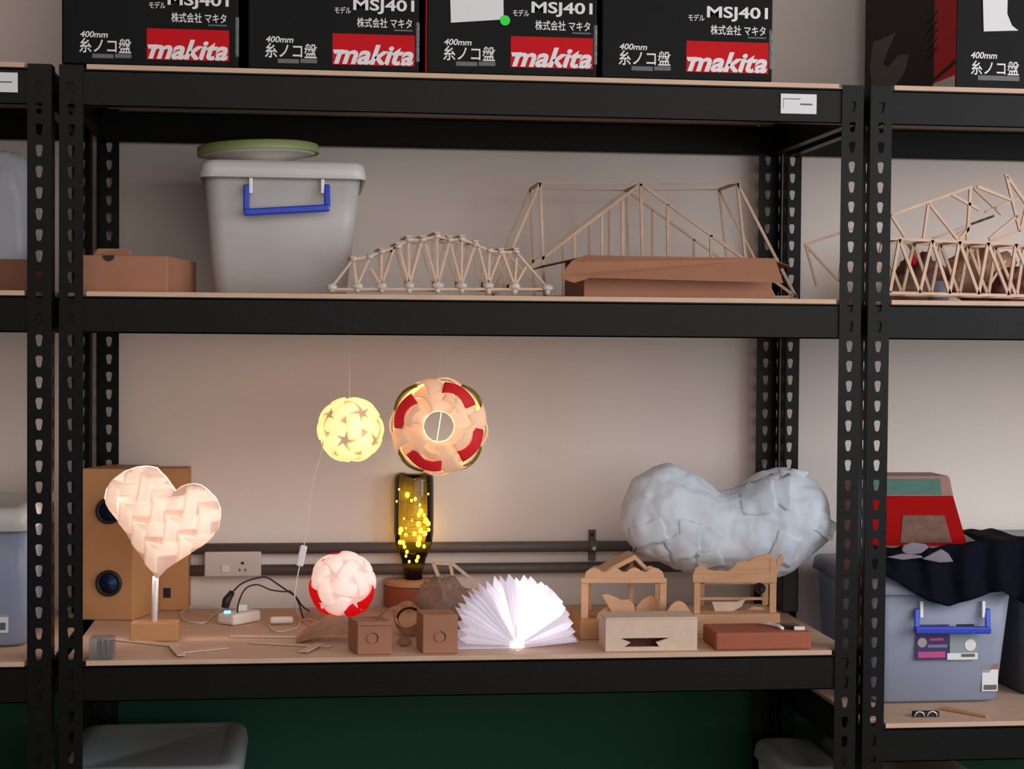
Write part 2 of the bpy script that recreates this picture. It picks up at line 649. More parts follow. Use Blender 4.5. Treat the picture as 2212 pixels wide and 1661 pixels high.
def tool_box(x0, x1, rx, ry, label, depth=0.585):
    a, b = at(x0, 150, YF), at(x1, 150, YF)
    t = thing('tool_box', label, 'box', ((a.x + b.x) / 2, YF, zt), 'black power tool boxes on the top shelf')
    part('carton', MB().box((a.x, YF, zt), (b.x, YF + depth, zt + BOXH)), M['boxblack'], t, bevel=0.003)
    y1 = YF - 0.0006
    y2 = YF - 0.0011

    def T(name, s, r, mat, bold=0, shear=0):
        mb = text_mb(s, (rx + r[0], ry + r[1], rx + r[2], ry + r[3]), y2 if mat is M['white'] else y1, bold, shear)
        if name == 'logo_lettering':       # lead-in stroke of the script m
            mb.add([at(rx + x, ry + y, y2 + 0.0002) for x, y in ((1, 30), (24, 30), (30, 39), (4, 39))], [(0, 3, 2, 1)])
        part(name, mb, mat, t)
    part('red_panel', rect_mb((rx, ry, rx + 178, ry + 62), y1 + 0.0003), M['red'], t)
    T('logo_lettering', 'makita', (3, 22, 176, 61), M['white'], 0.034, 0.30)
    T('model_number', 'MSJ401', (45, -76, 177, -48), M['white'], 0.022)
    T('small_lettering', '\u30e2\u30c7\u30eb', (5, -62, 40, -48), M['white'], 0.012)
    T('small_lettering', '\u682a\u5f0f\u4f1a\u793e \u30de\u30ad\u30bf', (53, -36, 172, -18), M['white'], 0.012)
    T('small_lettering', '400mm', (-144, 2, -84, 14), M['white'], 0.02, 0.2)
    T('title_lettering', '\u7cf8\u30ce\u30b3\u76e4', (-146, 18, -33, 47), M['white'], 0.012)
    for r in ((-118, 51, -72, 59), (-69, 51, -33, 59), (133, -12, 173, -10)):
        part('grey_print_line', rect_mb((rx + r[0], ry + r[1], rx + r[2], ry + r[3]), y1), M['greyprint'], t)
    # tape folded round the right hand corner
    mb = MB()
    p, q = at(x1 - 8, ry + 58, YF), at(x1, ry - 30, YF)
    mb.box((p.x, YF - 0.0008, p.z), (b.x + 0.0008, YF + 0.04, q.z))
    part('packing_tape', mb, M['tape'], t, bevel=0.002)
    return t, a, b


tool_box(133, 515, 317, 66, 'black tool box, leftmost of the four above the lamps')
tool_box(535, 905, 718, 77, 'black tool box, second from left above the lamps')
t3, a3, b3 = tool_box(920, 1289, 1103, 83, 'black tool box with a green dot and white sheet')
part('red_corner_stripe', MB().box((a3.x - 0.0008, YF - 0.0006, zt + 0.002), (a3.x + 0.001, YF + 0.05, zt + BOXH - 0.002)), M['red'], t3)
tool_box(1299, 1668, 1482, 93, 'black tool box, rightmost of the four, beside bare wall')
pp = poly_mb([(971, -60), (1087, -60), (1088, 42), (974, 49)], YF - 0.0024, 0.0008)
solo('paper_sheet', 'white sheet stuck on a black tool box above', 'paper', pp, M['sheet'])
c = at(1091, 44, YF - 0.003)
solo('round_sticker', 'bright green round sticker on the tool box', 'sticker', MB().prism([c + Vector((0.0095 * math.cos(k * math.pi / 16), 0, 0.0095 * math.sin(k * math.pi / 16))) for k in range(32)], (0, 0.0008, 0)), M['greendot'])

# box on the right rack, its left side in view
a, b = at(2064, 180, YF), at(2440, 180, YF)
zb5 = zt
t = thing('tool_box', 'black tool box at top right showing its red striped side', 'box', ((a.x + b.x) / 2, YF, zb5), 'black power tool boxes on the top shelf')
back5 = 0.56
part('carton', MB().box((a.x, YF, zb5), (b.x, back5, zb5 + BOXH)), M['boxside'], t, bevel=0.003)
part('front_print', MB().box((a.x + 0.001, YF - 0.0008, zb5 + 0.001), (b.x - 0.001, YF + 0.0005, zb5 + BOXH)), M['boxblack'], t)
part('red_side_stripe', MB().box((a.x - 0.0006, YF + 0.002, zb5 + 0.008), (a.x + 0.001, YF + 0.115, zb5 + BOXH)), M['red'], t)
mb = MB()
xs5 = a.x - 0.001
for (ya, za, yb, zb_) in ((0.002, 0.045, 0.115, 0.028),):
    mb.prism([(xs5, YF + ya, zb5 + za), (xs5, YF + yb, zb5 + zb_), (xs5, YF + yb, zb5 + zb_ + 0.006), (xs5, YF + ya, zb5 + za + 0.01)], (0.0008, 0, 0))
for k in range(5):
    z = zb5 + 0.09 + k * 0.018
    mb.prism([(xs5, YF + 0.1, z), (xs5, YF + 0.16, z - 0.012), (xs5, YF + 0.16, z - 0.008), (xs5, YF + 0.1, z + 0.005)], (0.0008, 0, 0))
part('black_diagonal_band', mb, M['boxblack'], t)
mb = MB()
fig = [(0.50, 0.055), (0.44, 0.058), (0.40, 0.05), (0.33, 0.058), (0.29, 0.075), (0.27, 0.105), (0.33, 0.115), (0.40, 0.10), (0.43, 0.11), (0.40, 0.135), (0.35, 0.165), (0.50, 0.17), (0.52, 0.12)]
mb.prism([(xs5 + 0.0004, y, zb5 + z) for y, z in fig], (0.0004, 0, 0))
mb.prism([(xs5 + 0.0004, y, zb5 + z) for y, z in ((0.40, 0.02), (0.43, 0.02), (0.43, 0.04), (0.40, 0.04))], (0.0004, 0, 0))
part('faded_picture', mb, M['figure'], t)
part('grey_corner_patch', MB().box((a.x - 0.001, YF + 0.004, zb5 + 0.001), (a.x + 0.001, YF + 0.118, zb5 + 0.024)), M['lidwhite'], t)
y1 = YF - 0.0016
part('small_lettering', text_mb('400mm', (2097, 113, 2154, 126), y1, 0.02, 0.2), M['white'], t)
part('title_lettering', text_mb('\u7cf8\u30ce\u30b3\u76e4', (2097, 133, 2202, 161), y1, 0.012), M['white'], t)
part('grey_print_line', rect_mb((2112, 165, 2202, 173), y1), M['greyprint'], t)
pp = poly_mb([(2122, -60), (2178, -60), (2176, 30), (2186, 55), (2200, 66), (2125, 68)], YF - 0.0032, 0.0008)
solo('paper_sheet', 'white sheet on the tool box at top right corner', 'paper', pp, M['sheet'])

# ------------------------------------------------------------------ second shelf
def foot(px, py, Y, z):
    p = at(px, py, Y)
    return Vector((p.x, Y, z))


# carton with a tab
ztop = at(270, 551, 0.04).z
fp = [foot(177, 600, 0.06, zm), foot(362, 600, 0.05, zm), foot(424, 600, 0.30, zm), foot(250, 600, 0.33, zm)]
t = thing('carton', 'small brown carton with a cut finger tab at shelf left', 'box', fp[0].lerp(fp[2], 0.5))
part('body', MB().prism(fp, (0, 0, ztop - zm)), M['carton'], t, bevel=0.002)
q = fp[0].lerp(fp[1], 0.14) + Vector((0, 0.002, ztop - zm))
e = (fp[1] - fp[0]).normalized()
tab = [q, q + e * 0.068, q + e * 0.068 + Vector((0, 0.012, 0.008)), q + e * 0.06 + Vector((0, 0.012, 0.013)), q + e * 0.006 + Vector((0, 0.012, 0.013)), q + Vector((0, 0.012, 0.008))]
part('tab', MB().prism(tab, Vector((0, 0.0015, 0.0001))), M['carton'], t)
nm = q + e * 0.027 + Vector((0, -0.0035, 0))
part('finger_notch', MB().prism([nm + e * (0.011 * math.cos(k * math.pi / 10)) + Vector((0, 0, -0.011 * math.sin(k * math.pi / 10))) for k in range(11)], (0, 0.0008, 0)), M['dark'], t, 'dark half round finger notch')


def taper_bin(t, x0t, x1t, x0b, x1b, yf, yb, z0, z1, mat, round_=0.03):
    """open tapered tub with rounded corners and wall thickness"""
    def ring(x0, x1, y0, y1, z, r):
        out = []
        for cx, cy, a0 in ((x1 - r, y0 + r, -90), (x1 - r, y1 - r, 0), (x0 + r, y1 - r, 90), (x0 + r, y0 + r, 180)):
            for k in range(5):
                a = R(a0 + k * 22.5)
                out.append(Vector((cx + r * math.cos(a), cy + r * math.sin(a), z)))
        return out
    mb = MB()
    lv = [(0.0, 0.006), (0.02, 0.0), (0.5, 0), (1.0, 0)]
    rings = []
    for s, ins in lv:
        x0, x1 = x0b + (x0t - x0b) * s + ins, x1b + (x1t - x1b) * s - ins
        dy = (1 - s) * 0.025
        rings.append(ring(x0, x1, yf + dy + ins, yb - dy - ins, z0 + (z1 - z0) * s, round_))
    n = len(rings[0])
    vs = [v for r in rings for v in r]
    fs = []
    for k in range(len(rings) - 1):
        for i in range(n):
            j = (i + 1) % n
            fs.append((k * n + i, k * n + j, (k + 1) * n + j, (k + 1) * n + i))
    fs.append(tuple(range(n - 1, -1, -1)))
    mb.add(vs, fs)
    return part('tub', mb, mat, t, solid=0.003, smooth=True)


def bin_lid(t, x0, x1, y0, y1, z0, z1, mat, r=0.03):
    mb = MB()
    def ring(ins, z):
        out = []
        rr = max(r - ins * 0.5, 0.006)
        for cx, cy, a0 in ((x1 - ins - rr, y0 + ins + rr, -90), (x1 - ins - rr, y1 - ins - rr, 0), (x0 + ins + rr, y1 - ins - rr, 90), (x0 + ins + rr, y0 + ins + rr, 180)):
            for k in range(5):
                a = R(a0 + k * 22.5)
                out.append(Vector((cx + rr * math.cos(a), cy + rr * math.sin(a), z)))
        return out
    h = z1 - z0
    rings = [ring(0.008, z0 + h * 0.3), ring(0.002, z0), ring(0.0, z0 + 0.002), ring(0.004, z0 + h * 0.75), ring(0.010, z0 + h * 0.95), ring(0.022, z1), ring(0.034, z1), ring(0.042, z1 - 0.004)]
    n = 20
    vs = [v for q in rings for v in q]
    fs = []
    for k in range(len(rings) - 1):
        for i in range(n):
            j = (i + 1) % n
            fs.append((k * n + i, k * n + j, (k + 1) * n + j, (k + 1) * n + i))
    fs.append(tuple(range((len(rings) - 1) * n, len(rings) * n)))
    mb.add(vs, fs)
    return part('lid', mb, mat, t, smooth=True)


def bin_handle(t, lx, rx_, ytop, ylo_l, ylo_r, Y, ext=6):
    """blue swing handle on two white clips; pixel columns of the arms"""
    P = lambda x, y, d: at(x, y, Y - d)
    mb = MB()
    pts = [P(lx, ytop + 14, 0.004), P(lx, ylo_l - 6, 0.012), P(lx - ext, ylo_l, 0.016)]
    mb.beam(P(lx, ytop + 14, 0.006), P(lx - 1, ylo_l, 0.016), 0.012, 0.006)
    mb.beam(P(rx_, ytop + 14, 0.006), P(rx_ + 1, ylo_r, 0.016), 0.012, 0.006)
    mb.beam(P(lx - ext, ylo_l, 0.017), P(rx_ + ext, ylo_r, 0.017), 0.016, 0.014)
    h = part('handle', mb, M['blue'], t, 'blue swing handle', bevel=0.003)
    for x in (lx + 9, rx_ - 9):
        part('clip', MB().beam(P(x, ytop - 2, 0.004), P(x, ytop + 34, 0.007), 0.007, 0.007), M['clip'], t, 'white handle clip', bevel=0.001)


# white-lidded bin with blue handle
YB = 0.19
P = lambda x, y: at(x, y, YB)
t = thing('storage_bin', 'milky plastic bin with white lid and blue handle under a green plate', 'storage bin', (P(610, 600).x, 0.37, zm))
zlid0, zlid1 = P(610, 386).z, P(610, 346).z
taper_bin(t, P(441, 400).x, P(779, 400).x, P(461, 600).x, P(748, 600).x, YB, 0.56, zm + 0.003, zlid0 + 0.012, M['plastic'])
bin_lid(t, P(428, 380).x, P(792, 380).x, YB - 0.014, 0.572, zlid0, zlid1, M['lidwhite'])
bin_handle(t, 533, 706, 384, 459, 449, YB)
mb = MB()
mb.tube([at(510, 575, 0.245), at(705, 495, 0.245)], 0.015, 14)
solo('paper_roll', 'rolled white sheet showing dimly inside the milky bin', 'paper', mb, M['sheet'], smooth=True)
# bundles standing on the tub floor
mb = MB()
mb.prism([foot(500, 600, 0.31, zm + 0.009), foot(720, 600, 0.31, zm + 0.009), foot(720, 600, 0.44, zm + 0.009), foot(500, 600, 0.44, zm + 0.009)], (0, 0, 0.055))
solo('foam_block', 'pale foam slab lying inside the milky bin', 'foam', mb, M['sheet'], bevel=0.01)
# plate on its lid
c = at(559, 345, 0.30)
c.z = zlid1
t = thing('plate', 'round green plate with white underside on the bin lid', 'plate', c)
R0 = (at(692, 320, 0.30).x - at(427, 320, 0.30).x) / 2
tilt = Matrix.Rotation(R(-2.5), 3, 'Y')
mt = tilt
part('foot_ring', MB().lathe([(0.0, 0.002), (0.050, 0.0), (0.056, 0.0), (0.060, 0.005), (R0 * 0.86, 0.014), (R0 * 0.94, 0.017), (R0 * 0.94, 0.019), (0.0, 0.019)], c + Vector((0, 0, 0.004)), 56, mt), M['cream'], t, 'white underside', smooth=True)
part('rim', MB().lathe([(R0 * 0.80, 0.0195), (R0 * 0.96, 0.0165), (R0 * 0.995, 0.0165), (R0, 0.020), (R0 * 0.99, 0.033), (R0 * 0.93, 0.036), (0.0, 0.034)], c + Vector((0, 0, 0.004)), 56, mt), M['greenlid'], t, 'green rim and top', smooth=True)


# stick bridges
def sticks(t, segs, w, mat=None, name='stick', h=None):
    for p, q in segs:
        part(name, MB().beam(p, q, w, h), mat or M['stick'], t)


def blob(t, p, r, s=(1.2, 1, 0.8), name='glue_blob'):
    mb = MB()
    seed = Vector((rnd.random() * 9, rnd.random() * 9, 0))
    mb.sphere(p, r, 12, 8, s)
    for i, v in enumerate(mb.v):
        d = v - Vector(p)
        mb.v[i] = Vector(p) + d * (1 + 0.3 * noise.noise(d * (1.2 / r) + seed))
    part(name, mb, M['glue'], t, smooth=True)


def c6(u, v, Y):
    return at(700 + u * 0.2712, 370 + v * 0.2712, Y)


t = thing('stick_bridge', 'arched model bridge of glued sticks beside the milky bin', 'model bridge', (at(945, 620, 0.1).x, 0.11, zm), 'stick model bridges')
zbase = zm + 0.010
for Y in (0.05, 0.17):
    fans = [((60, 925), [(235, 700)]), ((265, 915), [(235, 705), (365, 690)]), ((458, 915), [(375, 770), (460, 650), (565, 600)]),
            ((680, 910), [(600, 610), (675, 560), (780, 560)]), ((905, 910), [(810, 580), (900, 530), (1000, 560)]),
            ((1095, 910), [(1010, 580), (1100, 560), (1200, 600)]), ((1310, 910), [(1235, 610), (1320, 640), (1405, 660)]),
            ((1520, 915), [(1425, 650), (1535, 690), (1610, 760)]), ((1780, 925), [(1530, 640)])]
    ref = {}
    def PT(u, v):
        p = c6(u, v, 0.05)          # shape defined once, repeated on the far side
        return Vector((p.x, Y, max(p.z, zm + 0.0035)))
    sg = []
    for b, tops in fans:
        for q in tops:
            sg.append((PT(*b), PT(*q)))
    sg.append((PT(50, 938), PT(1790, 938)))
    arch = [(235, 700), (365, 680), (460, 640), (590, 600), (675, 545), (785, 545), (900, 515), (1000, 545), (1100, 540), (1210, 585), (1320, 630), (1410, 645), (1530, 640)]
    for i in range(len(arch) - 1):
        sg.append((PT(*arch[i]), PT(*arch[i + 1])))
    sticks(t, sg, 0.0042)
    if Y < 0.1:
        for b, _ in fans:
            p = PT(*b)
            blob(t, Vector((p.x, p.y, max(p.z, zm + 0.0105))), 0.0075, (1.5, 1, 1.0))
            blob(t, Vector((p.x, p.y, zm + 0.0085)), 0.006, (0.9, 0.9, 1.0))
        for q in arch:
            blob(t, PT(*q), 0.0062, (1.2, 1, 0.9))
near, far = lambda u, v: c6(u, v, 0.05), None
for q in ((235, 700), (460, 632), (590, 590), (675, 535), (785, 535), (900, 505), (1000, 535), (1100, 530), (1210, 575), (1410, 636), (1530, 632)):
    p = c6(q[0], q[1], 0.05)
    part('cross_stick', MB().beam(p + Vector((0, -0.004, 0.004)), p + Vector((-0.004, 0.124, 0.005)), 0.011, 0.003), M['stick'], t)
for b in (60, 458, 905, 1310, 1780):
    p = c6(b, 938, 0.05)
    part('cross_stick', MB().beam(p, p + Vector((0, 0.12, 0)), 0.004), M['stick'], t)


def c7(u, v, Y):
    return at(1150 + u * 0.339, 350 + v * 0.339, Y)


t = thing('stick_bridge', 'tall thin stick bridge with triangular frames behind the open carton', 'model bridge', (at(1390, 600, 0.4).x, 0.42, zm), 'stick model bridges')
Yn, Yf2 = 0.36, 0.52
def tall(Y, w):
    def Q(u, v):
        p = c7(u, v, Yn)
        return Vector((p.x, Y, max(p.z, zm + 0.003)))
    BZ = 860
    A, B, C = (50, 132), (690, 140), (1305, 135)
    sg = [(Q(*A), Q(-260, BZ)), (Q(*A), Q(78, BZ)), (Q(*B), Q(-260, BZ)), (Q(*B), Q(1680, BZ)), (Q(*B), Q(708, BZ)), (Q(*C), Q(1385, BZ)), (Q(*C), Q(1680, BZ)),
          (Q(268, 470), Q(268, BZ)), (Q(443, 350), Q(443, BZ)), (Q(575, 245), Q(575, BZ)), (Q(862, 270), Q(865, BZ)), (Q(1138, 465), Q(1138, BZ)),
          (Q(*A), Q(*B)), (Q(*B), Q(*C)), (Q(-260, BZ), Q(1680, BZ))]
    for i, s in enumerate(sg):
        ww = w * (0.45 if i in (12, 13) else 1.0)
        part('stick', MB().beam(s[0], s[1], ww), M['stick'], t)
    return [Q(*A), Q(*B), Q(*C), Q(-260, BZ), Q(1680, BZ)]
na = tall(Yn, 0.0058)
fa = tall(Yf2, 0.0048)
for p, q in zip(na, fa):
    part('cross_stick', MB().beam(p, q, 0.0055), M['stick'], t)

# open long carton
YC = 0.06
t = thing('open_carton', 'long open brown carton with drooping flap before the tall stick bridge', 'box', (at(1460, 640, 0.15).x, 0.15, zm))
xl, xr = at(1262, 630, YC).x, at(1667, 630, YC).x
zc = at(1460, 558, YC).z
mb = MB()
w_ = 0.003
mb.box((xl, YC, zm + 0.0005), (xr, YC + 0.25, zm + w_))
mb.box((xl, YC, zm + w_), (xr, YC + w_, zc))
mb.box((xl, YC + 0.25 - w_, zm + w_), (xr, YC + 0.25, zc))
mb.box((xl, YC + w_, zm + w_), (xl + w_, YC + 0.25 - w_, zc))
mb.box((xr - w_, YC + w_, zm + w_), (xr, YC + 0.25 - w_, zc))
part('body', mb, M['carton'], t)
part('front_flap', MB().prism([at(1262, 553, YC - 0.001), at(1675, 560, YC - 0.001), at(1692, 611, YC - 0.05), at(1275, 600, YC - 0.048), at(1258, 606, YC - 0.05), at(1240, 611, YC - 0.05), at(1222, 605, YC - 0.048), at(1212, 594, YC - 0.04), at(1235, 566, YC - 0.02)], (0, 0.002, 0.002)), M['carton'], t)
p0 = Vector((xl, YC + 0.01, zc))
p1 = Vector((xl, YC + 0.24, zc))
part('side_flap', MB().prism([p0, p1, p1 + Vector((-0.075, -0.03, -0.018)), p0 + Vector((-0.072, 0.03, -0.016))], (0, 0, 0.002)), M['carton_dark'], t)
p0 = Vector((xr, YC + 0.01, zc))
p1 = Vector((xr, YC + 0.24, zc))
part('side_flap', MB().prism([p0, p1, p1 + Vector((0.05, -0.02, -0.014)), p0 + Vector((0.045, 0.02, -0.012))], (0, 0, 0.002)), M['carton_dark'], t)
# tiny clear bead at the edge
p = at(1713, 641, 0.02)
p.z = zm + 0.0062
solo('glass_bead', 'tiny clear bead at the shelf edge near the right post', 'bead', MB().sphere(p, 0.0062, 10, 7, (0.9, 0.9, 1.0)), M['clearglass'], smooth=False)


# lumpy soft shapes
def lump(c, rx, ry, rz, amp=0.2, freq=2.0, nu=40, nv=28, flat=None, seed=0, wr=0.0, boxy=1.0):
    mb = MB().sphere((0, 0, 0), 1.0, nu, nv)
    c = Vector(c)
    s = Vector((seed * 3.1, seed * 1.7, seed))
    for i, v in enumerate(mb.v):
        k = 1 + amp * noise.noise(v * freq + s) + wr * abs(noise.noise(v * freq * 3 + s))
        if boxy < 1:
            v = Vector([math.copysign(abs(q) ** boxy, q) for q in v])
        p = Vector((v.x * rx * k, v.y * ry * k, v.z * rz * k)) + c
        if flat is not None and p.z < flat:
            p.z = flat + 0.0004 * (i % 3)
        mb.v[i] = p
    return mb


# left rack second shelf: bag standing in a carton
p0 = at(40, 600, 0.2)
t = thing('carton', 'low brown carton at far left with a white bag in it', 'box', (p0.x - 0.05, 0.2, zm))
zc2 = at(40, 560, 0.1).z
mb = MB()
xa, xb = p0.x - 0.22, at(63, 600, 0.1).x
mb.box((xa, 0.1, zm + 0.0005), (xb, 0.34, zm + 0.003)).box((xa, 0.1, zm + 0.003), (xb, 0.103, zc2)).box((xa, 0.337, zm + 0.003), (xb, 0.34, zc2)).box((xa, 0.103, zm + 0.003), (xa + 0.003, 0.337, zc2)).box((xb - 0.003, 0.103, zm + 0.003), (xb, 0.337, zc2))
part('body', mb, M['carton_dark'], t)
cz = at(30, 330, 0.22).z
solo('plastic_bag', 'cloudy white plastic bag rising from the far left carton', 'bag',
     lump(((xa + xb) / 2, 0.22, (zm + cz) / 2 + 0.002), (xb - xa) / 2 - 0.006, 0.09, (cz - zm) / 2, 0.05, 2.5, flat=zm + 0.004, seed=3, wr=0.05, boxy=0.45), M['bagwhite'], smooth=True)


# right rack second shelf: roof truss bridge
def c8(u, v, Y):
    return at(1620 + u * 0.2676, 340 + v * 0.2676, Y)


t = thing('stick_bridge', 'large stick bridge with zigzag railing on the right rack', 'model bridge', (at(2080, 640, 0.15).x, 0.15, zm), 'stick model bridges')
YN = 0.05
def zz(Y):
    def Q(u, v):
        p = c8(u, v, YN)
        return Vector((p.x, Y, max(p.z, zm + 0.004)))
    tops = [(1205, 662), (1470, 670), (1690, 680), (1920, 690), (2145, 700), (2380, 710)]
    bots = [(1130, 1090), (1370, 1092), (1610, 1098), (1845, 1104), (2085, 1110), (2320, 1118)]
    sg = [(Q(1120, 655), Q(2420, 712)), (Q(1110, 1092), Q(2420, 1122))]
    for i in range(6):
        sg.append((Q(*bots[i]), Q(*tops[i])))
        if i < 5:
            sg.append((Q(*tops[i]), Q(*bots[i + 1])))
    sticks(t, sg, 0.0058, name='railing_stick')
    return [Q(*x) for x in tops + bots]
for p, q in zip(zz(YN), zz(YN + 0.10)):
    part('cross_stick', MB().beam(p, q, 0.0045), M['stick'], t)
YM = 0.09
sg = [((1000, 515), (1790, 235)), ((1835, 235), (2110, 345)), ((2065, 135), (2180, 600)), ((2075, 150), (2260, 420)), ((1440, 375), (1400, 662)), ((1780, 250), (1752, 672)),
      ((1445, 370), (1690, 680)), ((1130, 450), (1260, 655)), ((1630, 300), (1850, 420)), ((1930, 660), (2160, 470)), ((2180, 600), (1930, 685)), ((2185, 590), (2230, 400)),
      ((1690, 660), (1780, 560))]
sticks(t, [(c8(*a, YM), c8(*b, YM)) for a, b in sg], 0.0055, name='roof_stick')
YM2 = 0.16
sg = [((440, 705), (1010, 515)), ((1810, 250), (2030, 460)), ((1480, 655), (1970, 470)), ((1900, 440), (2240, 300)), ((1640, 640), (1780, 560)), ((1780, 540), (1980, 470)),
      ((1250, 660), (1380, 860)), ((1680, 1000), (1800, 740)), ((1900, 1080), (2060, 830)), ((1830, 740), (1860, 940))]
sticks(t, [(c8(*a, YM2), c8(*b, YM2)) for a, b in sg], 0.0048, name='roof_stick')
sg = [((450, 708), (720, 1000)), ((450, 708), (540, 1040)), ((440, 705), (735, 612)), ((720, 1000), (760, 612))]
sticks(t, [(c8(*a, 0.32), c8(*b, 0.32)) for a, b in sg], 0.0048, name='roof_stick')
# clutter behind the railing
def sit(px, w, Y, h, z, **k):
    p = at(px, 600, Y)
    return lump((p.x, Y, z + h * 0.5), w, w * 0.8 if w < 0.07 else 0.06, h * 0.52, flat=z + 0.0005, **k)
solo('paper_bag', 'crumpled tan paper bag behind the zigzag railing', 'bag', sit(2120, 0.075, 0.47, 0.125, zm, amp=0.3, seed=5, wr=0.3), M['tan'], smooth=True)
solo('paper_bag', 'maroon crumpled bag behind the railing near the right photo edge', 'bag', sit(2195, 0.06, 0.33, 0.075, zm, amp=0.3, seed=6, wr=0.2), M['maroon'], smooth=True)
solo('cloth_bundle', 'reddish brown bundle behind the railing next to the post', 'cloth', sit(1985, 0.05, 0.45, 0.105, zm, amp=0.25, seed=8, wr=0.2), M['maroon'], smooth=True)
solo('plastic_bag', 'clear crumpled bag behind the railing beside the right post', 'bag', sit(1965, 0.045, 0.26, 0.05, zm, amp=0.3, seed=9, wr=0.3), M['bag'], smooth=True)
solo('plastic_cup', 'small pale blue clear cup behind the zigzag railing', 'cup', MB().lathe([(0.0, 0.001), (0.018, 0.001), (0.022, 0.045), (0.0205, 0.045), (0.0165, 0.003), (0, 0.003)], Vector((at(2030, 600, 0.24).x, 0.24, zm)), 24), M['plasticblue'], smooth=True)
p = at(1972, 562, 0.404)
t = thing('drop_ornament', 'small red drop shaped ornament behind the zigzag railing', 'ornament', (p.x, p.y, p.z))
part('drop', MB().lathe([(0.0005, 0.012), (0.003, 0.006), (0.0065, -0.002), (0.0068, -0.006), (0.004, -0.0105), (0.0005, -0.012)], p, 16), M['red'], t, smooth=True)

# ------------------------------------------------------------------ wall fittings
for py, x0, x1, lab in ((1182, 400, 1700, 'upper dark conduit running along the wall behind the lamps'), (1228, 406, 1700, 'lower dark conduit running along the wall into the socket plate')):
    p, q = at(x0, py + 3, 0.62), at(x1, py + 3, 0.62)
    z = at(1000, py, 0.62).z
    solo('conduit_pipe', lab, 'pipe', MB().tube([(p.x, 0.622, z), (q.x, 0.622, z)], 0.0122, 16), M['conduit'], 'conduits on the back wall', smooth=True)
p = at(1283, 1185, 0.61)
zc_ = at(1000, 1182, 0.62).z
t = thing('pipe_clamp', 'small steel clamp holding the upper conduit to the wall', 'clamp', (p.x, 0.62, zc_))
mb = MB()
mb.box((p.x - 0.008, 0.634, zc_ + 0.010), (p.x + 0.008, YW, zc_ + 0.036)).box((p.x - 0.008, 0.634, zc_ - 0.034), (p.x + 0.008, YW, zc_ - 0.010))
mb.tube([(p.x - 0.008, 0.622, zc_), (p.x + 0.008, 0.622, zc_)], 0.0138, 16)
part('strap', mb, M['conduit'], t)
part('screw', MB().tube([(p.x, 0.630, zc_ + 0.026), (p.x, 0.636, zc_ + 0.026)], 0.004, 10), M['dark'], t, 'dark screw head')
part('screw', MB().tube([(p.x, 0.606, zc_ - 0.003), (p.x, 0.610, zc_ - 0.003)], 0.0045, 10), M['metal'], t, 'bright screw head')
a, b = at(441, 1247, 0.60), at(564, 1190, 0.60)
t = thing('wall_socket', 'pale wall socket plate over the conduits behind the heart lamp', 'socket', ((a.x + b.x) / 2, 0.6, a.z))
part('plate', MB().box((a.x, 0.604, a.z), (b.x, YW, b.z - 0.002)), M['outlet'], t, bevel=0.003)
c = at(524, 1228, 0.603)
mb = MB()
for k in (0, 1, 2):
    x, z = c.x + (0, -0.006, 0.006)[k], c.z + (0.012, -0.003, -0.003)[k]
    mb.box((x - (0.003 if k == 0 else 0.001), 0.602, z - 0.0025), (x + (0.003 if k == 0 else 0.001), 0.6045, z + 0.0025))
part('pin_hole', mb, M['dark'], t)
c = at(486, 1230, 0.603)
part('switch', MB().box((c.x - 0.008, 0.601, c.z - 0.007), (c.x + 0.008, 0.606, c.z + 0.009)), M['cream'], t, bevel=0.002)

# ------------------------------------------------------------------ third shelf, left
def on(px, py, z=None):
    return ground(px, py, zl if z is None else z)


# speaker box, with two drivers
g0, g1 = on(178, 1352), on(287, 1340)
g0.y = g1.y + 0.015
g0.x = at(176, 1340, g0.y).x
ht = at(230, 1012, g0.y).z - zl
dp = Vector((0.045, 0.118, 0))
t = thing('speaker_box', 'tall plain wooden speaker box with two black round drivers', 'speaker', g0.lerp(g1, 0.5) + dp * 0.5)
part('cabinet', MB().prism([g0, g1, g1 + dp, g0 + dp], (0, 0, ht)), M['mdf'], t, bevel=0.002)
fx = (g1 - g0).normalized()
fn = Vector((fx.y, -fx.x, 0))
mtx = Matrix((fx, Vector((0, 0, 1)), fn)).transposed()
for (x, y, s) in ((236, 1103, 1.0), (236, 1259, 1.0)):
    p = at(x, y, g0.y - 0.004)
    k = (p.x - g0.x) / (g1.x - g0.x)
    p = g0.lerp(g1, k) + Vector((0, 0, p.z - zl))
    d = part('driver', MB().lathe([(0.0275, 0.0), (0.0275, 0.004), (0.025, 0.0065), (0.021, 0.006), (0.0195, 0.003), (0.0195, 0.0005)], p + fn * 0.0006, 32, mtx), M['rubber'], t, 'black round driver', smooth=True)
    part('cone', MB().lathe([(0.0192, 0.0045), (0.0165, 0.0042), (0.010, 0.001), (0.0085, 0.001), (0.006, 0.0026), (0.0, 0.0034)], p + fn * 0.001, 32, mtx), M['cone'], d, 'blue black cone', smooth=True)
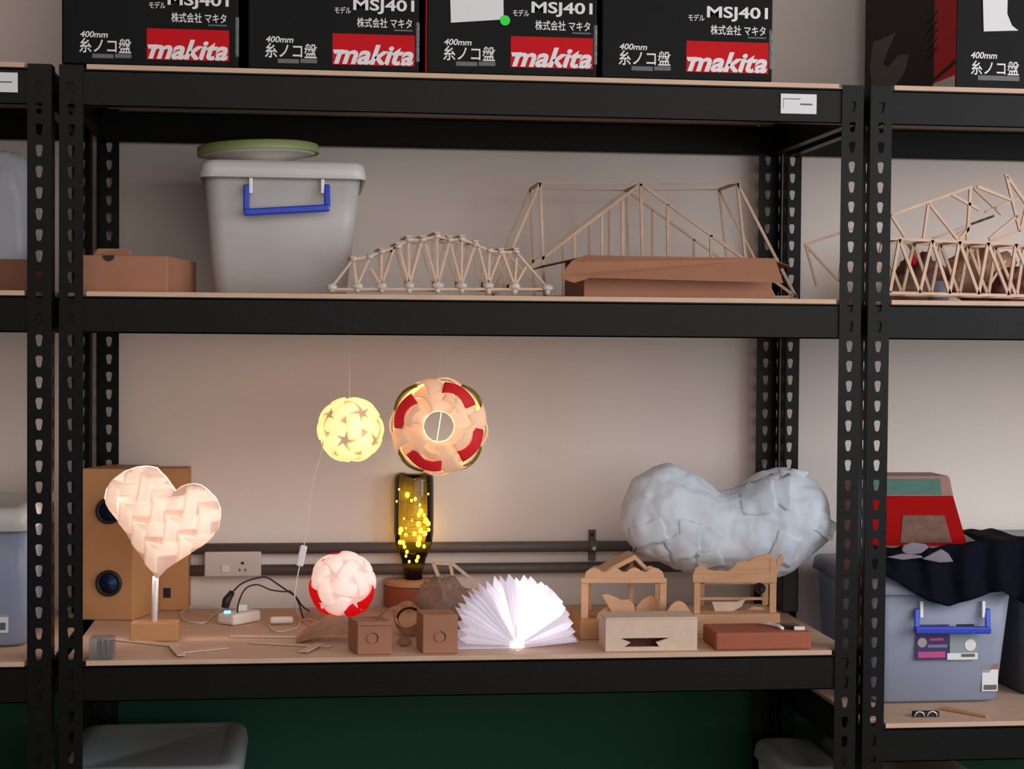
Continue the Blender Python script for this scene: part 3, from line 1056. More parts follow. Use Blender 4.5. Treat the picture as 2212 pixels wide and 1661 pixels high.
# second box with a square hole
g2, g3 = on(306, 1338), on(405, 1336)
g2.y = g3.y = g1.y + 0.125
g2.x, g3.x = at(312, 1330, g2.y).x, at(405, 1330, g2.y).x
g2 = max((g1.x + 0.012, g2.x), (g2.x, g2.x))[0] * Vector((1, 0, 0)) + Vector((0, g2.y, zl))
ht2 = at(360, 1012, g2.y).z - zl
dp2 = Vector((0.004, 0.10, 0))
t = thing('speaker_box', 'tall plain wooden box with a small square hole behind heart lamp', 'speaker', g2.lerp(g3, 0.5) + dp2 * 0.5)
part('cabinet', MB().prism([g2, g3, g3 + dp2, g2 + dp2], (0, 0, ht2)), M['mdf'], t, bevel=0.002)
a, b = at(353, 1291, g2.y), at(369, 1270, g2.y)
part('square_hole', MB().box((a.x, g2.y - 0.0012, a.z), (b.x, g2.y + 0.002, b.z)), M['dark'], t, 'dark square hole')

# heart lamp
c1 = lambda u, v: (120 + u * 0.295, 960 + v * 0.295)
gb = on(333, 1379)
YH = gb.y + 0.02
b0, b1 = on(281, 1381), on(386, 1385)
b0.y = b1.y = min(b0.y, b1.y)
zblk = at(333, 1347, b0.y).z
t = thing('heart_lamp', 'lit woven white paper heart lamp on a wooden block', 'lamp', (gb.x, YH, zl))
b0.x, b1.x = at(281, 1370, b0.y).x, at(384, 1370, b0.y).x
part('block', MB().box((b0.x, b0.y, zl), (b1.x, b0.y + 0.05, zblk)), M['mdf'], t, bevel=0.0015)
YS = b0.y + 0.025
p, q = at(333, 1340, YS), at(336, 1245, YS)
p.z = zblk - 0.002
part('stem', MB().tube([p, q], 0.0062, 12), M['clip'], t, 'white stem', smooth=True)
outl = [(740, 990), (700, 925), (640, 840), (560, 720), (480, 590), (400, 490), (352, 390), (365, 320), (420, 245), (500, 190), (590, 160), (680, 150), (745, 165), (790, 215), (835, 270), (880, 335),
        (925, 300), (1000, 280), (1070, 290), (1130, 340), (1185, 395), (1215, 470), (1215, 540), (1200, 615), (1160, 675), (1100, 725), (1030, 775), (960, 815), (880, 870), (815, 915), (775, 960)]
ctr = Vector((770, 560, 0))
O2 = [Vector((u, v, 0)) - ctr for u, v in outl]
ang = [math.atan2(o.y, o.x) for o in O2]


def out_r(a):
    d = Vector((math.cos(a), math.sin(a), 0))
    best = 1.0
    for i in range(len(O2)):
        p, q = O2[i], O2[(i + 1) % len(O2)]
        e = q - p
        den = d.x * e.y - d.y * e.x
        if abs(den) < 1e-9:
            continue
        tt = (p.x * e.y - p.y * e.x) / den
        s = (p.x * d.y - p.y * d.x) / den
        if -1e-6 <= s <= 1 + 1e-6 and tt > best:
            best = tt
    return best


TH = 0.062


def heart_pt(u, v, side, lift=0.0):
    d = Vector((u, v, 0)) - ctr
    r = d.length
    s = r / out_r(math.atan2(d.y, d.x)) if r > 1e-6 else 0
    s = min(s, 1.0)
    z = TH * math.sqrt(max(0, 1 - s ** 2.2))
    p = at(*c1(u, v), YS)
    return Vector((p.x, YS - side * (z + lift), p.z))


NA, NR = 96, 12
for side in (1,):
    mb = MB()
    vs, fs = [], []
    for sd in (1, -1):
        base = len(vs)
        for k in range(NR + 1):
            s = math.sin(k / NR * math.pi / 2)
            for i in range(NA):
                a = 2 * math.pi * i / NA
                r = out_r(a) * s * 0.985
                vs.append(heart_pt(ctr.x + r * math.cos(a), ctr.y + r * math.sin(a), sd, -0.003))
        for k in range(NR):
            for i in range(NA):
                j = (i + 1) % NA
                fs.append((base + k * NA + i, base + k * NA + j, base + (k + 1) * NA + j, base + (k + 1) * NA + i))
    mb.add(vs, fs)
part('lining', mb, M['heartgapshade'], t, smooth=True)  # added inner skin, coloured darker as the shade between heart strips
va, vb = Vector((95, 145, 0)), Vector((240, -50, 0))
for side in (1, -1):
    for i in range(-6, 8):
        for j in range(-3, 4):
            vc = Vector((670, 320, 0)) + va * i + vb * j
            for kind, cc in (('v', vc), ('h', vc + Vector((-138, -5, 0)))):
                d = cc - ctr
                s = d.length / out_r(math.atan2(d.y, d.x))
                if s > 1.03:
                    continue
                L, Wd = 116, 56
                ta = R(8 if kind == 'v' else -3)
                ux = Vector((math.sin(ta) * -1, math.cos(ta), 0)) if kind == 'v' else Vector((math.cos(ta), math.sin(ta), 0))
                vx = Vector((ux.y, -ux.x, 0))

                def fn_(a, b, cc=cc, ux=ux, vx=vx, side=side):
                    x, y = (a - 0.5) * 2, (b - 0.5) * 2
                    pinch = 1 - 0.18 * (1 - x * x)
                    q = cc + ux * (x * L) + vx * (y * Wd * pinch)
                    dd = q - ctr
                    rr = out_r(math.atan2(dd.y, dd.x))
                    if dd.length > rr * 0.985:
                        q = ctr + dd * (rr * 0.985 / dd.length)
                    return heart_pt(q.x, q.y, side, 0.010 * (1 - x * x) ** 0.8 - 0.002 + 0.002 * abs(y))
                part('paper_strip', MB().grid(fn_, 8, 4), M['heartstrip'], t, smooth=True, solid=0.0006)
lamp_bulb(t, at(*c1(500, 370), YS), 1.1, (1.0, 0.94, 0.92))
lamp_bulb(t, at(*c1(880, 560), YS), 0.3, (1.0, 0.86, 0.74))

# ------------------------------------------------------------------ woven ball lamps
def ico():
    ph = (1 + 5 ** 0.5) / 2
    vs = []
    for a in (-1, 1):
        for b in (-ph, ph):
            vs += [Vector((0, a, b)), Vector((a, b, 0)), Vector((b, 0, a))]
    vs = [v.normalized() for v in vs]
    ed = [(i, j) for i in range(12) for j in range(i) if (vs[i] - vs[j]).length < 1.06]
    return vs, ed


ICO, EDG = ico()


def woven_ball(t, c, r, rot, pick, core, L=0.90, Wd=0.45, turn=36):
    part('lining', MB().sphere(c, r * 0.915, 32, 20), core, t, smooth=True)  # added inner sphere, its darker paper stands in for shade between strips
    for i, j in EDG:
        m = rot @ ((ICO[i] + ICO[j]).normalized())
        e = rot @ (ICO[i] - ICO[j])
        e = (e - m * e.dot(m)).normalized()
        f = m.cross(e)
        a = R(turn)
        ux, vx = e * math.cos(a) + f * math.sin(a), -e * math.sin(a) + f * math.cos(a)

        def fn_(p, q):
            x, y = (p - 0.5) * 2, (q - 0.5) * 2
            d = (m + ux * (x * L / 2) + vx * (y * Wd / 2)).normalized()
            return c + d * (r * (0.93 + 0.075 * (1 - x * x) - 0.008 * y * y))
        part('paper_strip', MB().grid(fn_, 8, 5), pick(m), t, smooth=True, solid=0.0006)


# small white ball
YB1 = 0.22
c = at(757, 928, YB1)
r = (at(830, 928, YB1).x - at(685, 928, YB1).x) / 2
t = thing('ball_lamp', 'small lit cream woven ball lamp hanging from a thread', 'lamp', c - Vector((0, 0, r)), 'woven ball lamps')
rotA = Matrix.Rotation(R(12), 3, 'Y') @ Matrix.Rotation(R(20), 3, 'X') @ Matrix.Rotation(R(24), 3, 'Z')
woven_ball(t, c, r, rotA, lambda m: M['warmstrip'], M['warmgapshade'])
lamp_bulb(t, c, 1.0, (1.0, 0.86, 0.62))
ZU = ZMID - BH            # underside of the mid beam
top = Vector((c.x, 0.2, ZMID + 0.0002))
part('thread', MB().tube([c + Vector((-0.002, 0, r * 0.95)), Vector((c.x - 0.004, YB1, ZMID - 0.001))], 0.0007, 6), M['wire'], t)
# its cord with inline switch, ending on the shelf
sw = at(652, 1201, 0.2)
gnd = on(640, 1258)
gnd.y = min(gnd.y, 0.5)
cw = spline([c + Vector((-r * 0.55, -0.01, r * 0.72)), c + Vector((-r * 0.9, -0.02, r * 0.2)), at(697, 960, 0.2), at(672, 1060, 0.2), at(657, 1178, 0.2)], 8)
part('cord', MB().tube(cw, 0.0012, 6), M['wire'], t, smooth=True)
part('inline_switch', MB().beam(at(657, 1178, 0.2), at(647, 1223, 0.2), 0.014, 0.009), M['clip'], t, 'white inline switch', bevel=0.003)
p1 = on(648, 1345)
part('cord', MB().tube(spline([at(647, 1223, 0.2), at(640, 1260, 0.2), at(637, 1300, 0.19), Vector((p1.x, p1.y, zl + 0.010)), Vector((p1.x + 0.02, p1.y + 0.02, zl + 0.0035)), Vector((p1.x + 0.04, p1.y - 0.01, zl + 0.0035))], 8), 0.0013, 6), M['wire'], t, smooth=True)

# big ball with red and green blades
YB2 = 0.2
c = at(948, 921, YB2)
r = (at(1057, 921, YB2).x - at(839, 921, YB2).x) / 2
t = thing('ball_lamp', 'large lit cream ball lamp with red and green blades and open centre', 'lamp', c - Vector((0, 0, r)), 'woven ball lamps')
axis = (CAM - c).normalized()
ex = Vector((1, 0, 0))
ex = (ex - axis * ex.dot(axis)).normalized()
ez = axis.cross(ex)
if ez.z < 0:
    ez = -ez


def sph(th, ph, rr, sgn):
    a = axis * sgn
    return c + (a * math.cos(th) + (ex * math.cos(ph) + ez * math.sin(ph)) * math.sin(th)) * rr


def blade(sgn, th0, ph0, th1, ph1, wd, bulge, mat, base=0.95, twist=0.0):
    """curved paper blade whose centre line runs from (th0,ph0) to (th1,ph1), degrees"""
    def fn_(p, q):
        th = th0 + (th1 - th0) * p
        ph = ph0 + (ph1 - ph0) * p
        dth, dph = th1 - th0, (ph1 - ph0) * math.sin(R((th0 + th1) / 2))
        n = math.hypot(dth, dph)
        y = (q - 0.5) * wd * (1 - 0.25 * math.sin(math.pi * p))
        th2 = th - y * dph / n
        ph2 = ph + y * dth / n / max(0.3, math.sin(R(max(th, 12))))
        return sph(R(max(th2, 19.5)), R(ph2), r * (base + bulge * math.sin(math.pi * p) + twist * (q - 0.5)), sgn)
    part('paper_blade', MB().grid(fn_, 12, 6), mat, t, smooth=True, solid=0.0007)


M3 = Matrix((ex, ez, axis)).transposed()
part('inner_shell', MB().lathe([(r * math.sin(R(x)) * 0.90, r * math.cos(R(x)) * 0.90) for x in range(21, 160, 6)], c, 48, M3, False), M['creamblade'], t, smooth=True, solid=0.0006)
for sgn in (1, -1):
    for k in range(6):
        a = 60 * k + 12
        blade(sgn, 18, a, 66, a + 46, 44, 0.07, M['creamblade'], 0.90, 0.07)
    for k, a in enumerate((59, 158, 249, 332)):
        blade(sgn, 47, a - 27, 51, a + 25, 17, 0.06, M['redblade'], 0.985, -0.05)
        blade(sgn, 33, a - 24, 37, a + 22, 12, 0.03, M['creamblade'], 0.965, 0.04)
        blade(sgn, 74, a - 40, 78, a + 2, 15, 0.05, M['greenblade'], 0.955)
        blade(sgn, 44, a + 30, 86, a + 52, 30, 0.06, M['creamblade'], 0.945, 0.08)
        blade(sgn, 74, a + 2, 80, a + 34, 20, 0.05, M['creamblade'], 0.95, 0.05)
bu = at(948, 882, YB2)
lamp_bulb(t, bu, 1.1, (1.0, 0.84, 0.55), 0.012)
part('socket', MB().tube([bu + Vector((0, 0, 0.022)), bu + Vector((0, 0, r * 0.50))], 0.008, 12), M['clip'], t)
part('thread', MB().tube([bu + Vector((0, 0, r * 0.48)), Vector((c.x + 0.004, YB2, ZMID - 0.001))], 0.0007, 6), M['wire'], t)
part('thread', MB().tube([sph(R(18), R(80), r * 0.92, -1), sph(R(24), R(262), r * 0.92, -1)], 0.0009, 6), M['wire'], t)

# red and white ball on the shelf
g = on(742, 1352)
YR = g.y + 0.02
c = at(740, 1263, YR)
r = (at(814, 1263, YR).x - at(666, 1263, YR).x) / 2
c.z = max(c.z, zl + r * 1.012)
t = thing('ball_lamp', 'lit white and red woven ball lamp sitting on the shelf', 'lamp', c - Vector((0, 0, r)), 'woven ball lamps')
rotB = Matrix.Rotation(R(-32), 3, 'X') @ Matrix.Rotation(R(-20), 3, 'Y') @ Matrix.Rotation(R(10), 3, 'Z')
dirw = (Vector((0.1, -0.75, 0.62))).normalized()
woven_ball(t, c, r, rotB, lambda m: M['whitestrip'] if m.dot(dirw) > 0.22 else M['redstrip'], M['ballgapshade'], L=0.92, Wd=0.44)
lamp_bulb(t, c, 0.8, (1.0, 0.9, 0.82))

# ------------------------------------------------------------------ bottle lamp
gs = on(893, 1318)
YBt = gs.y + 0.07
t = thing('wooden_stand', 'round reddish wooden stand under the upturned bottle', 'stand', (at(893, 1290, YBt).x, YBt, zl))
Rs = (at(958, 1255, YBt).x - at(829, 1255, YBt).x) / 2
zs = at(893, 1251, YBt).z
part('drum', MB().lathe([(Rs - 0.001, 0), (Rs, 0.001), (Rs, zs - zl - 0.0115)], Vector((at(893, 1290, YBt).x, YBt, zl)), 48), M['redbrown'], t, smooth=False)
part('top_disc', MB().lathe([(Rs, 0), (Rs, 0.009), (Rs - 0.001, 0.010)], Vector((at(893, 1290, YBt).x, YBt, zs - 0.010)), 48), M['ply_cut'], t, 'pale wooden top')
cx = at(893, 1251, YBt).x
Rb = (at(937, 1100, YBt).x - at(851, 1100, YBt).x) / 2
Z = lambda py: at(893, py, YBt).z - zs
hb = Z(1022)
t = thing('bottle_lamp', 'upturned olive wine bottle filled with glowing fairy lights', 'lamp', (cx, YBt, zs))
nr = 19.5 / 43 * Rb
prof = [(nr * 0.98, 0.0005), (nr, 0.002), (nr * 1.0, Z(1236)), (nr * 1.18, Z(1222)), (Rb * 0.62, Z(1207)), (Rb * 0.80, Z(1190)), (Rb * 0.93, Z(1172)), (Rb, Z(1148)), (Rb, Z(1100)), (Rb * 0.985, Z(1036)), (Rb * 0.95, Z(1027)), (Rb * 0.85, hb), (Rb * 0.4, hb - 0.006), (0.0001, hb - 0.012)]
part('bottle', MB().lathe(prof, Vector((cx, YBt, zs)), 48), M['bottle'], t, smooth=True)
lights = [(880, 1069, 7), (897, 1078, 5), (889, 1081, 4), (907, 1091, 4), (909, 1104, 7), (905, 1112, 6), (916, 1113, 5), (920, 1125, 8), (925, 1131, 7), (904, 1132, 7), (895, 1153, 6), (909, 1146, 7), (918, 1152, 7), (926, 1144, 5), (866, 1144, 7), (864, 1151, 5), (877, 1155, 5), (864, 1171, 6), (871, 1172, 6), (874, 1181, 5), (906, 1163, 7), (904, 1175, 8), (916, 1180, 5), (879, 1192, 5), (877, 1201, 4), (900, 1211, 5), (903, 1203, 5), (884, 1213, 4), (862, 1057, 3), (857, 1083, 3), (925, 1067, 3), (877, 1141, 3), (890, 1124, 3), (873, 1120, 3)]
wp = []
for i, (x, y, s) in enumerate(lights):
    dx = at(x, y, YBt).x - cx
    lim = math.sqrt(max(0.0, (Rb * 0.86) ** 2 - dx * dx))
    yy = -lim * (0.35 + 0.5 * rnd.random()) if i % 4 else lim * 0.4
    p = at(x, y, YBt + yy)
    part('fairy_light', MB().sphere(p, s * 0.00075, 8, 6, (1, 1, 1.25)), M['fairy'], t, smooth=True)
    wp.append(p)
wp.sort(key=lambda v: -v.z)
part('copper_wire', MB().tube(spline(wp, 4), 0.0004, 4), M['bracket'], t)
lamp_bulb(t, (cx, YBt, zs + Z(1150)), 0.10, (1.0, 0.75, 0.3))

# ------------------------------------------------------------------ book lamp
gb = on(1117, 1400)
YK = gb.y
c4 = lambda u, v: (900 + u * 0.1899, 1150 + v * 0.1899)
S0 = at(1117, 1391, YK)
t = thing('book_lamp', 'lit white fan of paper pages spread open on the shelf', 'lamp', (S0.x, YK, zl))
tips = [(470, 1140), (470, 1040), (480, 930), (515, 880), (555, 780), (625, 740), (670, 700), (750, 640), (845, 620), (940, 560), (1005, 555), (1110, 540), (1195, 585), (1285, 555), (1365, 570), (1490, 635), (1550, 670), (1605, 720), (1665, 790), (1700, 860), (1745, 930), (1785, 1030), (1810, 1130), (1824, 1215)]
C0 = Vector((1145, 1290))
pol = []
for u, v in tips:
    d = Vector((u - C0.x, C0.y - v))
    pol.append([math.atan2(d.y, d.x), d.length])
pol[0] = [R(173), 672]
pol[1] = [R(164), 672]
DEP = 0.09


def fan(a, rr, y):
    p = at(*c4(C0.x + rr * math.cos(a), C0.y - rr * math.sin(a)), YK)
    return Vector((p.x, YK + y, max(p.z, zl + 0.0015)))


for i, (a, rr) in enumerate(pol):
    aL = (pol[i - 1][0] + a) / 2 if i else a + R(5)
    aR = (pol[i + 1][0] + a) / 2 if i < len(pol) - 1 else a - R(2)
    g_ = 0.94
    aL, aR = a + (aL - a) * g_, a + (aR - a) * g_
    mb = MB()
    sec = [(aL, 70), (aL, rr * 0.45), (aL, rr * 0.86), (a, rr), (aR, rr * 0.86), (aR, rr * 0.45), (aR, 70)]
    n = len(sec)
    fr = [fan(x, q, 0.0) for x, q in sec]
    bk = [fan(x, q, DEP) for x, q in sec]
    mid = [fan(a, q, -0.002) for q in (70, rr * 0.45, rr * 0.86)]
    vs = fr + bk + mid
    fs = [(j, j + 1, n + j + 1, n + j) for j in range(n - 1)]
    fs += [(0, 1, 2 * n + 1, 2 * n), (1, 2, 2 * n + 2, 2 * n + 1), (2, 3, 2 * n + 2), (3, 4, 2 * n + 2), (4, 5, 2 * n + 1, 2 * n + 2), (5, 6, 2 * n, 2 * n + 1)]
    fs += [tuple(n + j for j in range(n))]
    mb.add(vs, fs)
    part('page', mb, M['page'], t)
sp0, sp1 = at(1103, 1399, YK), at(1131, 1386, YK)
part('spine', MB().box((sp0.x, YK - 0.004, zl + 0.0003), (sp1.x, YK + DEP, sp1.z)), M['spine'], t, 'bright white spine', bevel=0.002)
p, q = at(985, 1400, YK), at(1103, 1400, YK)
part('cover', MB().box((at(990, 1398, YK).x, YK - 0.002, zl + 0.0002), (sp0.x, YK + DEP + 0.004, zl + 0.0016)), M['page'], t)
p = at(1247, 1386, YK)
part('cover', MB().prism([Vector((sp1.x, YK - 0.002, zl + 0.001)), Vector((p.x, YK - 0.002, p.z)), Vector((p.x, YK - 0.002, p.z + 0.0015)), Vector((sp1.x, YK - 0.002, zl + 0.0025))], (0, DEP + 0.006, 0)), M['page'], t)
for (a, q, e) in ((64, 0.42, 2.2), (85, 0.5, 1.5), (44, 0.5, 1.4), (108, 0.45, 0.45), (20, 0.5, 0.12), (145, 0.4, 0.05)):  # added point lights among the pages, placed to shape the fan's glow
    lamp_bulb(t, fan(R(a), 700 * q, DEP * 0.5), e, (0.98, 0.94, 1.0), 0.006)

# ------------------------------------------------------------------ cartons, wood clutter on the third shelf
def cube_carton(x0, x1, ytop, ybot, side, label, hole, flap):
    g = on((x0 + x1) / 2, ybot)
    Y = g.y
    a, b = at(x0, ybot, Y), at(x1, ybot, Y)
    w = b.x - a.x
    h = at((x0 + x1) / 2, ytop, Y).z - zl
    t = thing('cube_carton', label, 'box', ((a.x + b.x) / 2, Y + w / 2, zl), 'small cube cartons with round holes')
    sk = Vector((side, w, 0))
    A, B = Vector((a.x, Y, zl)), Vector((b.x, Y, zl))
    part('body', MB().prism([A, B, B + sk, A + sk], (0, 0, h)), M['carton'], t, bevel=0.0015)
    p = at(*hole, Y)
    part('round_hole', MB().lathe([(0.0098, 0), (0.0098, 0.0006)], Vector((p.x, Y - 0.0009, p.z)), 28, Matrix.Rotation(R(90), 3, 'X')), M['dark'], t, 'dark round hole')
    part('hole_disc', MB().lathe([(0.0095, 0), (0.0095, 0.0006)], Vector((p.x - 0.0022, Y - 0.0016, p.z - 0.0006)), 28, Matrix.Rotation(R(90), 3, 'X')), M['carton'], t)
    if flap:
        part('lid_seam', MB().box((a.x + 0.006, Y - 0.0008, zl + h - 0.008), (b.x, Y + 0.0005, zl + h - 0.0068)), M['carton_dark'], t)
        k = Vector((a.x + w * 0.6, Y + 0.02, zl + h))
        part('curled_flap', MB().grid(lambda p_, q_: k + Vector((0.035 * p_, 0.03 * q_, 0.022 * math.sin(p_ * 1.4) * 1.0 + 0.0005)), 8, 2), M['carton'], t, solid=0.001, smooth=True)
    return t


cube_carton(772, 846, 1343, 1414, -0.016, 'small brown cube carton below the red and white ball', (806, 1378), True)
cube_carton(913, 989, 1328, 1412, -0.008, 'small brown cube carton beside the white book lamp', (952, 1375), False)


def ribbon(pts, w, wdir, mat_, name, label, cat, group=None):
    P_ = spline(pts, 8)
    wd_ = Vector(wdir)
    mb = MB()
    mb.grid(lambda a, b: P_[min(len(P_) - 1, int(round(a * (len(P_) - 1))))] + wd_ * (w * (b - 0.5)), len(P_) - 1, 2)
    return solo(name, label, cat, mb, mat_, group, smooth=True, solid=0.0008)


# veneer curl standing between the two cubes
g = on(880, 1378)
YV = g.y + 0.03
cv = Vector((at(882, 1340, YV).x, YV, zl))
rv = 0.031
mb = MB()
def vfn(a, b):
    th = a * 2 * math.pi * 1.6
    rr = rv * (1 - 0.35 * a)
    return cv + Vector((rr * math.cos(th), -0.03 + 0.075 * b + 0.01 * a, rv + 0.0015 + rr * math.sin(th) * 1.0))
mb.grid(vfn, 50, 4)
solo('veneer_curl', 'curled brown veneer roll between the two cube cartons', 'wood curl', mb, M['veneer'], smooth=True, solid=0.001)
g = on(868, 1405)
solo('paper_scrap', 'small crumpled white scrap between the two cube cartons', 'scrap', lump((on(873, 1395).x, on(873, 1395).y, zl + 0.008), 0.014, 0.010, 0.009, 0.3, 2.5, 16, 10, zl + 0.0004, 4), M['bag'], smooth=True)
# clear bag behind second cube
g = on(945, 1338)
solo('plastic_bag', 'brownish clear crumpled bag behind the cube carton and bottle stand', 'bag',
     lump((at(955, 1290, 0.26).x, 0.26, zl + 0.05), 0.048, 0.04, 0.056, 0.25, 1.8, flat=zl + 0.0006, seed=11, wr=0.3), M['bag'], smooth=True)
# wooden stick trestle
YT = 0.40
def c3(x, y, Y=YT):
    return at(x, y, Y)
t = thing('stick_trestle', 'small wooden stick trestle leaning behind the book lamp', 'model bridge', (c3(985, 1300).x, YT, zl))
ft = lambda x, Y: Vector((at(x, 1330, Y).x, Y, zl + 0.002))
for p, q in (((936, 1218), (975, 1316)), ((972, 1218), (988, 1290)), ((978, 1218), (1042, 1270)), ((940, 1216), (980, 1218))):
    part('stick', MB().beam(c3(*p), c3(*q), 0.0065), M['stick'], t)
part('stick', MB().beam(c3(988, 1288), ft(1000, YT), 0.0065), M['stick'], t)
part('stick', MB().beam(c3(975, 1312), ft(976, YT), 0.0065), M['stick'], t)
part('stick', MB().beam(c3(1042, 1268), ft(1062, YT), 0.0065), M['stick'], t)
part('stick', MB().beam(c3(936, 1217), Vector((c3(936, 1217).x + 0.05, YT + 0.1, zl + 0.003)), 0.0065), M['stick'], t)
part('plate', MB().prism([c3(955, 1270), c3(1032, 1275), c3(1020, 1290), c3(990, 1284)], (0, 0.05, -0.004)), M['ply_cut'], t)

# heart lamp surroundings: clear cube, slats, power strip, cables
g = on(216, 1425)
gx0, gx1 = at(192, 1420, g.y).x, at(244, 1420, g.y).x
zz_ = at(216, 1380, g.y).z
t = thing('clear_case', 'small clear plastic case at the front left shelf corner', 'case', ((gx0 + gx1) / 2, g.y + 0.02, zl))
part('shell', MB().box((gx0, g.y, zl), (gx1, g.y + 0.045, zz_)), clear('smoky_clear', (170, 165, 165), 0.6, 0.1), t, bevel=0.002)
for k in range(3):
    x = gx0 + (gx1 - gx0) * (0.3 + 0.25 * k)
    part('screw_pack', MB().box((x, g.y + 0.008, zl + 0.002), (x + 0.006, g.y + 0.036, zz_ - 0.008)), M['greyprint'], t)


def slat(p, q, w, label, th=0.0022, lift=0.0, mat_=None, name='wood_strip'):
    a, b = on(*p), on(*q)
    a.z += th / 2 + lift + 0.0003
    b.z += th / 2 + lift + 0.0003
    return solo(name, label, 'wood strip', MB().beam(a, b, w * 1.6, th), mat_ or M['palewood'], 'loose wood strips on the lamp shelf', bevel=0.0005)


slat((215, 1378), (380, 1396), 0.014, 'pale wood strip lying in front of the heart lamp block')
slat((376, 1412), (490, 1400), 0.012, 'short pale wood strip right of the heart lamp strip')
slat((498, 1375), (650, 1377), 0.013, 'pale wood strip lying in front of the white power strip')
slat((540, 1389), (715, 1398), 0.010, 'narrow wood strip left of the cube cartons', )
slat((655, 1412), (690, 1395), 0.011, 'short upturned wood offcut left of the cube cartons', lift=0.0026)
slat((372, 1398), (392, 1420), 0.010, 'tiny wood offcut at the shelf front under the heart', lift=0.0026)
g = on(720, 1382)
solo('veneer_sheet', 'crumpled tan veneer sheet in front of the red and white ball', 'wood sheet', (lambda mb: mb)(MB().grid(lambda a, b: Vector((on(640, 1385).x + 0.125 * a, g.y - 0.035 + 0.07 * b, zl + 0.0012 + 0.045 * max(0, math.sin(a * 2.6)) * (0.35 + 0.65 * b) * (1 - 0.45 * abs(noise.noise(Vector((a * 4, b * 3, 1))))))), 24, 10)), M['tan'], smooth=False, solid=0.001)

# power strip
g = on(515, 1352)
t = thing('power_strip', 'white power strip with a glowing blue switch behind heart lamp', 'power strip', (g.x, g.y + 0.02, zl))
A, B = at(470, 1330, g.y + 0.05), at(562, 1330, g.y)
pa = Vector((at(468, 1335, g.y + 0.03).x, g.y + 0.03, zl))
pb = Vector((at(505, 1350, g.y).x, g.y - 0.004, zl))
pc = Vector((at(565, 1335, g.y + 0.05).x, g.y + 0.055, zl))
pd = pa + (pc - pb)
part('casing', MB().prism([pb, pc, pd, pa], (0, 0, 0.024)), M['cream'], t, bevel=0.006)
pw = at(492, 1322, g.y + 0.02)
pw.z = zl + 0.026
part('blue_switch', MB().box((pw.x - 0.008, pw.y - 0.006, zl + 0.0235), (pw.x + 0.006, pw.y + 0.008, zl + 0.028)), M['glow'], t, 'glowing blue switch', bevel=0.001)
po = pc.lerp(pd, 0.5) + Vector((-0.02, -0.012, 0))
part('plug', MB().box((po.x - 0.012, po.y - 0.01, zl + 0.0235), (po.x + 0.008, po.y + 0.012, zl + 0.036)), M['clip'], t, bevel=0.002)


def cable(pts, r_, mat_, label, name='cable'):
    return solo(name, label, 'cable', MB().tube(spline(pts, 8), r_, 8), mat_, 'loose cables on the lamp shelf', smooth=True)


yc = g.y + 0.02
pk = Vector((pw.x - 0.005, pw.y + 0.01, zl + 0.026))
mb = MB().tube([at(486, 1313, yc), at(490, 1296, yc + 0.005), at(502, 1278, yc + 0.01)], [0.008, 0.009, 0.006], 10)
cb = cable([at(502, 1279, yc + 0.01), at(520, 1262, yc + 0.03), at(545, 1251, yc + 0.04), at(575, 1247, yc + 0.05), at(600, 1262, yc + 0.05), at(622, 1277, yc + 0.04), at(640, 1290, yc + 0.04), at(652, 1308, yc + 0.03), on(668, 1322) + Vector((0, 0, 0.002))], 0.0018, M['rubber'], 'black cable arching from its plug on the power strip')
part('plug', mb, M['rubber'], cb, smooth=True)
cable([Vector((at(513, 1325, yc).x, yc - 0.012, zl + 0.0262)), at(516, 1300, yc - 0.02), at(530, 1272, yc - 0.02), at(555, 1263, yc - 0.02), at(585, 1274, yc - 0.02), at(615, 1278, yc - 0.02), at(628, 1278, yc - 0.02), at(644, 1300, yc - 0.02), on(655, 1338) + Vector((0, 0, 0.002))], 0.0016, M['rubber'], 'lower black cable looping right of the power strip')
w0 = zl + 0.0018
G = lambda x, y: on(x, y) + Vector((0, 0, 0.0018))
cable([G(470, 1310), G(420, 1312), G(392, 1325), G(400, 1342), G(440, 1347), G(462, 1330), G(480, 1318)], 0.0014, M['wire'], 'white cable looped beside the square holed box')
cable([G(600, 1340), G(582, 1352), G(600, 1366), G(640, 1358), G(650, 1342), G(670, 1352), G(690, 1360)], 0.0014, M['wire'], 'white cable coiled left of the red and white ball')
g2_ = on(608, 1350)
solo('cord_adapter', 'small white adapter lying on the coiled white cable', 'adapter', MB().beam(g2_ + Vector((-0.024, 0, 0.0105)), g2_ + Vector((0.024, 0.004, 0.0105)), 0.018, 0.014), M['cream'], bevel=0.005)

# ------------------------------------------------------------------ wooden carousel models
def scallop(x0, x1, ybase, ypk, n, Y, th, ends=0):
    pts = [(x0, ybase)]
    for k in range(n):
        xa = x0 + (x1 - x0) * k / n
        w = (x1 - x0) / n
        for s in (0.1, 0.3, 0.5, 0.7, 0.9):
            pts.append((xa + w * s, ybase - (ybase - ypk) * (0.45 + 0.55 * math.sin(math.pi * s))))
    pts.append((x1, ybase))
    return poly_mb(pts, Y, th)


